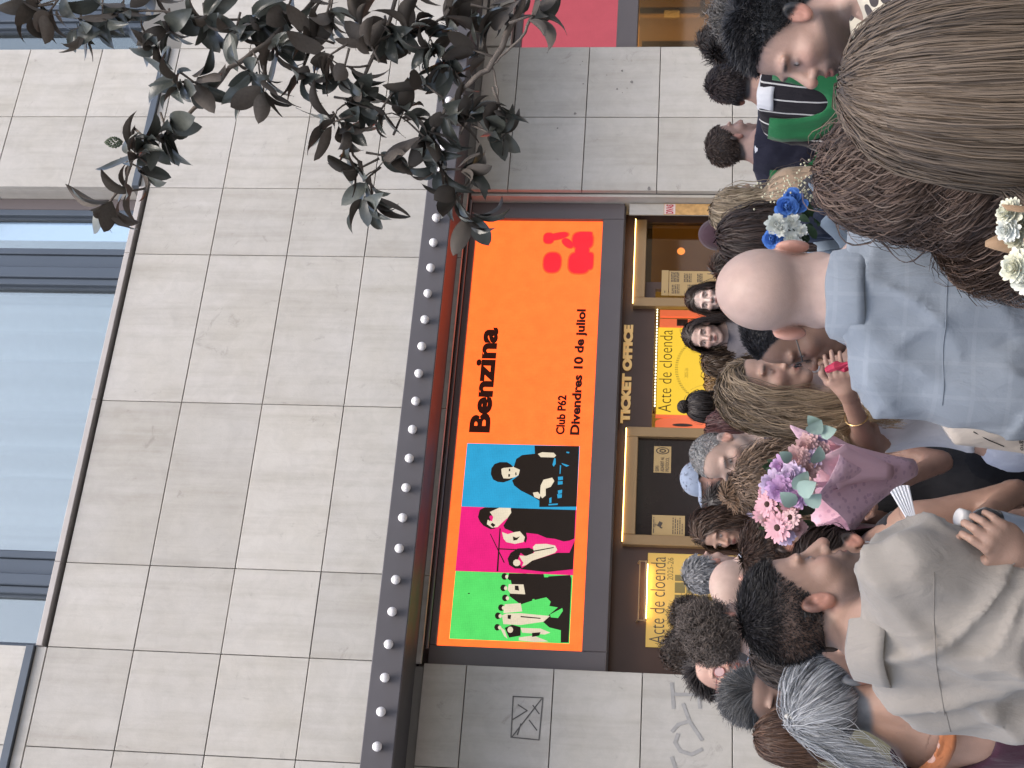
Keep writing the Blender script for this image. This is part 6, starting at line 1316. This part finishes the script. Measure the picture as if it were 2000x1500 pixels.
BR = [
 ([(4.886, -5.846, 2.233), (4.333, -5.806, 2.361), (4.141, -5.831, 2.441), (3.935, -5.847, 2.504), (3.826, -5.799, 2.56), (3.773, -5.78, 2.626), (3.765, -5.727, 2.683), (3.708, -5.651, 2.765), (3.627, -5.564, 2.845)], .030),
 ([(4.26, -5.884, 2.373), (3.949, -5.954, 2.391), (3.883, -5.923, 2.414), (3.836, -5.854, 2.507), (3.822, -5.797, 2.564)], .014),
 ([(3.826, -5.799, 2.56), (3.726, -5.745, 2.537), (3.662, -5.71, 2.523)], .008),
 ([(3.765, -5.727, 2.683), (3.871, -5.732, 2.748), (3.966, -5.733, 2.821), (4.059, -5.739, 2.94)], .010),
 ([(4.781, -5.788, 3.1), (4.371, -5.716, 3.295), (4.108, -5.72, 3.487), (3.934, -5.757, 3.594), (3.864, -5.735, 3.698), (3.779, -5.646, 3.794), (3.736, -5.582, 3.903), (3.681, -5.567, 4.006), (3.631, -5.553, 4.101), (3.578, -5.477, 4.158), (3.505, -5.389, 4.203), (3.426, -5.357, 4.273)], .022),
 ([(3.864, -5.735, 3.698), (3.774, -5.756, 3.785), (3.734, -5.804, 3.885)], .009), ([(3.934, -5.757, 3.594), (3.797, -5.793, 3.535), (3.731, -5.758, 3.523)], .008),
 ([(4.108, -5.72, 3.487), (4.116, -5.745, 3.664), (4.113, -5.766, 3.84), (4.053, -5.755, 3.993), (3.999, -5.735, 4.057)], .012), ([(4.113, -5.766, 3.84), (4.124, -5.805, 4.105), (4.102, -5.767, 4.344), (4.089, -5.717, 4.453)], .010), ([(4.102, -5.767, 4.344), (4.151, -5.763, 4.566)], .008),
 ([(4.441, -5.824, 2.966), (4.092, -5.767, 3.027), (3.879, -5.724, 3.099), (3.759, -5.67, 3.161), (3.672, -5.575, 3.208), (3.577, -5.522, 3.167), (3.522, -5.432, 3.128), (3.465, -5.343, 3.101)], .016),
 ([(3.879, -5.724, 3.099), (3.84, -5.772, 3.195), (3.873, -5.797, 3.259)], .009), ([(3.759, -5.67, 3.161), (3.676, -5.691, 3.212), (3.626, -5.669, 3.243)], .008), ([(3.522, -5.432, 3.128), (3.547, -5.491, 3.047), (3.578, -5.503, 3.015)], .006),
 ([(4.371, -5.716, 3.295), (4.127, -5.762, 3.3), (4.011, -5.766, 3.351), (3.841, -5.739, 3.378)], .010), ([(3.627, -5.564, 2.845), (3.545, -5.459, 2.797), (3.443, -5.399, 2.73), (3.397, -5.312, 2.674)], .012), ([(3.627, -5.564, 2.845), (3.706, -5.619, 2.966), (3.679, -5.671, 3.041)], .008), ([(3.708, -5.651, 2.765), (3.665, -5.672, 2.651), (3.605, -5.63, 2.565)], .009), ([(3.545, -5.459, 2.797), (3.523, -5.49, 2.682)], .007),
 ([(3.966, -5.733, 2.821), (4.064, -5.733, 2.875), (4.128, -5.755, 2.79)], .007), ([(4.629, -5.801, 3.824), (4.359, -5.803, 4.034), (4.259, -5.787, 4.322), (4.167, -5.779, 4.634)], .014)]
rngt = random.Random(21)
def smooth(P, it=3):
    P = [Vector(p) for p in P]
    for _ in range(it): P = [P[0]] + [q for a, b in zip(P[:-1], P[1:]) for q in (a.lerp(b, .25), a.lerp(b, .75))] + [P[-1]]
    return P
def limb(P, r0, r1):
    P = smooth(P); n = len(P); tpart(MB().tube(P, [r0+(r1-r0)*i/(n-1) for i in range(n)], 8).build("branch", M_BARK, None, True))
for pts, r in BR:
    pts = [Vector(p) for p in pts]; P = []
    for a, b in zip(pts[:-1], pts[1:]):
        for k in range(3): P.append(a.lerp(b, k/3) + Vector([rngt.uniform(-1, 1)*.006 for _ in range(3)]))
    P.append(pts[-1]); n = len(P)
    r *= .62; tb = MB().tube(P, [r*(1-.62*i/(n-1)) for i in range(n)], 7); tpart(tb.build("branch", M_BARK, None, True))
limb([top_, (5.461, -6.065, 2.091), (5.215, -5.945, 2.13), (4.886, -5.846, 2.233), (4.606, -5.825, 2.298)], .075, .022)
limb([Vector((TL[0]+.1, TL[1]+.25, 5.4)), (5.454, -6.093, 2.797), (4.991, -5.884, 3.014), (4.724, -5.813, 3.078), (4.781, -5.788, 3.1)], .06, .016); limb([(4.991, -5.884, 3.014), (4.693, -5.842, 2.989), (4.441, -5.824, 2.966)], .022, .012)
limb([Vector((TL[0]+.05, TL[1]+.3, 6.6)), (5.491, -6.087, 3.505), (4.982, -5.91, 3.71), (4.629, -5.801, 3.824)], .05, .012)
CL_ = [ # leaf rosettes: centre of the rosette, twig heading (towards), number of leaves
 ((3.42, -5.354, 4.273), (3.336, -5.317, 4.322), 8), ((3.475, -5.373, 4.203), (3.46, -5.374, 4.269), 5), ((3.57, -5.526, 4.131), (3.594, -5.603, 4.201), 6), ((3.624, -5.545, 4.07), (3.532, -5.542, 3.963), 7), ((3.668, -5.559, 3.994), (3.553, -5.55, 3.942), 7), ((3.55, -5.46, 4.135), (3.489, -5.471, 4.023), 4),
 ((3.734, -5.804, 3.885), (3.698, -5.85, 3.942), 9), ((3.731, -5.792, 3.8), (3.688, -5.761, 3.724), 6), ((3.999, -5.735, 4.057), (3.924, -5.759, 4.104), 9), ((4.063, -5.76, 3.993), (3.923, -5.742, 3.973), 7), ((4.101, -5.719, 4.419), (3.969, -5.707, 4.407), 9), ((4.152, -5.762, 4.555), (4.078, -5.731, 4.609), 8), ((4.167, -5.779, 4.634), (4.152, -5.78, 4.701), 7), ((4.135, -5.778, 4.3), (4.014, -5.77, 4.278), 8), ((4.128, -5.818, 4.193), (4.049, -5.778, 4.202), 6),
 ((4.113, -5.766, 3.84), (3.951, -5.791, 3.794), 9), ((4.041, -5.767, 3.691), (3.929, -5.767, 3.696), 8), ((3.731, -5.758, 3.523), (3.626, -5.704, 3.52), 7), ((3.826, -5.758, 3.592), (3.724, -5.766, 3.618), 7), ((3.952, -5.755, 3.501), (3.804, -5.783, 3.428), 9), ((4.119, -5.742, 3.62), (3.976, -5.775, 3.567), 8), ((3.841, -5.739, 3.378), (3.73, -5.741, 3.395), 8), ((4.011, -5.766, 3.351), (4.026, -5.782, 3.416), 8), ((4.104, -5.804, 3.277), (4.035, -5.77, 3.286), 9), ((4.168, -5.75, 3.488), (4.086, -5.712, 3.52), 7),
 ((3.873, -5.797, 3.259), (3.831, -5.784, 3.322), 9), ((3.821, -5.762, 3.194), (3.743, -5.725, 3.214), 7), ((3.626, -5.669, 3.243), (3.603, -5.665, 3.306), 9), ((3.672, -5.575, 3.208), (3.569, -5.57, 3.134), 8), ((3.75, -5.666, 3.16), (3.715, -5.692, 3.064), 8), ((3.521, -5.49, 3.144), (3.487, -5.481, 3.208), 6), ((3.465, -5.343, 3.101), (3.367, -5.292, 3.083), 8), ((3.513, -5.427, 3.121), (3.442, -5.452, 3.163), 5), ((3.578, -5.503, 3.015), (3.573, -5.493, 2.95), 6), ((3.957, -5.762, 3.09), (4.046, -5.757, 3.135), 9), ((4.083, -5.778, 3.157), (4.139, -5.81, 3.18), 8), ((4.053, -5.747, 3.026), (3.894, -5.772, 2.972), 9),
 ((3.679, -5.671, 3.041), (3.618, -5.645, 3.083), 8), ((3.706, -5.618, 2.955), (3.745, -5.689, 2.915), 8), ((4.059, -5.739, 2.94), (4.137, -5.779, 2.942), 9), ((3.966, -5.733, 2.821), (3.9, -5.763, 2.876), 8), ((4.128, -5.755, 2.79), (4.171, -5.77, 2.726), 9), ((3.871, -5.732, 2.748), (3.76, -5.736, 2.78), 8), ((3.797, -5.708, 2.852), (3.823, -5.726, 2.896), 8), ((3.627, -5.564, 2.845), (3.501, -5.556, 2.845), 8), ((3.689, -5.641, 2.764), (3.555, -5.626, 2.733), 8), ((3.605, -5.63, 2.565), (3.544, -5.642, 2.453), 8), ((3.665, -5.672, 2.651), (3.703, -5.741, 2.603), 7), ((3.662, -5.71, 2.523), (3.598, -5.675, 2.496), 5),
 ((3.443, -5.399, 2.73), (3.391, -5.378, 2.772), 8), ((3.397, -5.312, 2.674), (3.342, -5.278, 2.625), 6), ((3.545, -5.459, 2.797), (3.438, -5.462, 2.809), 7), ((3.523, -5.49, 2.682), (3.5, -5.524, 2.589), 8), ((4.014, -5.789, 2.623), (4.088, -5.83, 2.646), 8), ((4.094, -5.824, 2.572), (4.081, -5.805, 2.475), 7), ((3.903, -5.791, 2.635), (3.917, -5.806, 2.699), 7), ((3.949, -5.954, 2.391), (3.972, -5.957, 2.33), 6), ((4.038, -5.762, 2.759), (4.072, -5.788, 2.824), 8), ((4.289, -5.807, 3.447), (4.227, -5.78, 3.49), 8), ((4.323, -5.763, 2.963), (4.261, -5.737, 3.006), 8), ((4.274, -5.768, 4.099), (4.193, -5.728, 4.119), 7)]
leaves = []
for c_, t_, n_ in CL_:
    c_, t_ = Vector(c_), Vector(t_); d0 = (t_-c_).normalized(); a_ = d0.orthogonal().normalized(); b_ = d0.cross(a_); ph = rngt.uniform(0, 6.28)
    for k in range(n_ + 1):
        q = ph + 2.4*k; sp = rngt.uniform(.35, 1.35); L = rngt.uniform(.115, .19)
        d = (d0*math.cos(sp) + (a_*math.cos(q)+b_*math.sin(q))*math.sin(sp) + Vector((0, 0, -.18))).normalized()
        nrm = (d0 - d*d0.dot(d)); nrm = nrm.normalized() if nrm.length > 1e-3 else d.orthogonal()
        nrm = (nrm + Vector((0, 0, .9)) + Vector([rngt.uniform(-.7, .7) for _ in range(3)])).normalized(); x_ = d.cross(nrm).normalized(); nrm = x_.cross(d)
        p = c_ - d0*.03*k/n_*1.0 + Vector([rngt.uniform(-.02, .02) for _ in range(3)]); p = p + d*.012
        M = Matrix(((x_.x, d.x, nrm.x, p.x), (x_.y, d.y, nrm.y, p.y), (x_.z, d.z, nrm.z, p.z), (0, 0, 0, 1))) @ Matrix.Diagonal((L, L, L, 1))
        leaves.append((M, rngt.randrange(6)))
        if k == 0:
            tw = MB().tube([c_ - d0*.10, c_ - d0*.04, c_ + d0*.02], [.006, .005, .003], 5); tpart(tw.build("twig", M_BARK, None, True))
SV, SF = [], []
for i, (M, v) in enumerate(leaves):
    if i < 300: o = bpy.data.objects.new("leaf", LEAFM[v]); link(o); o.parent = mg; o.matrix_parent_inverse = MI; o.matrix_basis = M
    else:
        k = len(SV); SV += [tuple(M @ q.co) for q in LEAFM[v].vertices]; SF += [tuple(k+j for j in f.vertices) for f in LEAFM[v].polygons]
o = obj("leaf_mass", mesh_from("leaf_mass", SV, SF, [M_LEAF], True)); tpart(o); o["kind"] = "stuff"
cn = MB(); c_ = Vector((3.549, -5.634, 4.181))
for k in range(60):
    t = k*2.4; f_ = k/60; p = c_ + Vector((.022*math.sin(math.pi*(f_*.9+.08))*math.cos(t), .022*math.sin(math.pi*(f_*.9+.08))*math.sin(t), .07*(f_-.5))); cn.lathe([(.001, -.006), (.005, 0), (.001, .008)], tuple(p), 5)
tpart(cn.build("seed_cone", pmat("green_cone", (.09, .11, .07), .8), None, True))
# street tree across the plaza: seen only mirrored in the upper panes
SL_ = (-1.5, -31.0, 0.0); stt = thing("street_tree", "leafy street tree across the plaza mirrored in the left upper pane", "tree", SL_)
o = MB().tube([SL_, (SL_[0]+.1, SL_[1], 4), (SL_[0], SL_[1]+.2, 9), (SL_[0], SL_[1], 14)], [.35, .25, .18, .05], 10).build("trunk", M_BARK, stt, True); o.matrix_parent_inverse = Matrix.Translation([-q for q in SL_])
N_ = 5000; rg = np.random.default_rng(4); cc_ = rg.normal(size=(26, 3))*A(2.0, 2.0, 2.6) + A(SL_[0], SL_[1], 14.5); pc = cc_[rg.integers(0, 26, N_)] + rg.normal(size=(N_, 3))*.75
dv = rg.normal(size=(N_, 3)); dv /= np.linalg.norm(dv, axis=1, keepdims=True); ev = np.cross(dv, rg.normal(size=(N_, 3))); ev /= np.linalg.norm(ev, axis=1, keepdims=True); sz = rg.uniform(.10, .20, (N_, 1))
V = np.stack([pc-dv*sz, pc+ev*sz*.5, pc+dv*sz, pc-ev*sz*.5], 1).reshape(-1, 3); o = obj("crown", mesh_from("crown", V, np.arange(N_*4).reshape(-1, 4).astype(np.int32), [pmat("street_leaf", (.05, .075, .035), .6, 0, .4, 2, .3)]), stt); o.matrix_parent_inverse = Matrix.Translation([-q for q in SL_])
# unseen magnolia crown added high over crowd and camera to shade the people
rg = np.random.default_rng(9); N_ = 5200; cc_ = np.stack([rg.uniform(-4, 7.0, 60), rg.uniform(-14.5, -6.6, 60), rg.uniform(6.3, 8.8, 60)], 1)
cc_ = cc_[(cc_[:, 2] - 1.8) > (cc_[:, 1] + 10.4)*.62 + 2.6]
pc = cc_[rg.integers(0, len(cc_), N_)] + rg.normal(size=(N_, 3))*A(.62, .62, .38); pc = pc[pc[:, 2] > 5.4]; pc = pc[(pc[:, 2] - 1.8) > (pc[:, 1] + 10.4)*.62 + 1.6]; N_ = len(pc)
dv = rg.normal(size=(N_, 3))*A(1, 1, .5); dv /= np.linalg.norm(dv, axis=1, keepdims=True); ev = np.cross(dv, rg.normal(size=(N_, 3))*A(.4, .4, 1)); ev /= np.linalg.norm(ev, axis=1, keepdims=True); sz = rg.uniform(.09, .15, (N_, 1))
V = np.stack([pc-dv*sz, pc+ev*sz*.55, pc+dv*sz, pc-ev*sz*.55], 1).reshape(-1, 3)
o = obj("leaf_mass", mesh_from("leaf_mass", V, np.arange(N_*4).reshape(-1, 4).astype(np.int32), [M_LEAF])); tpart(o); o["kind"] = "stuff"
for k in range(0, len(cc_), 6):
    tpart(MB().tube([Vector((TL[0]+.1, TL[1]+.3, 6.4)), Vector((TL[0]+.1, TL[1]+.3, 6.8)).lerp(Vector(cc_[k]), .5) + Vector((0, 0, .3)), Vector(cc_[k])], [.05, .035, .012], 6).build("branch", M_BARK, None, True))
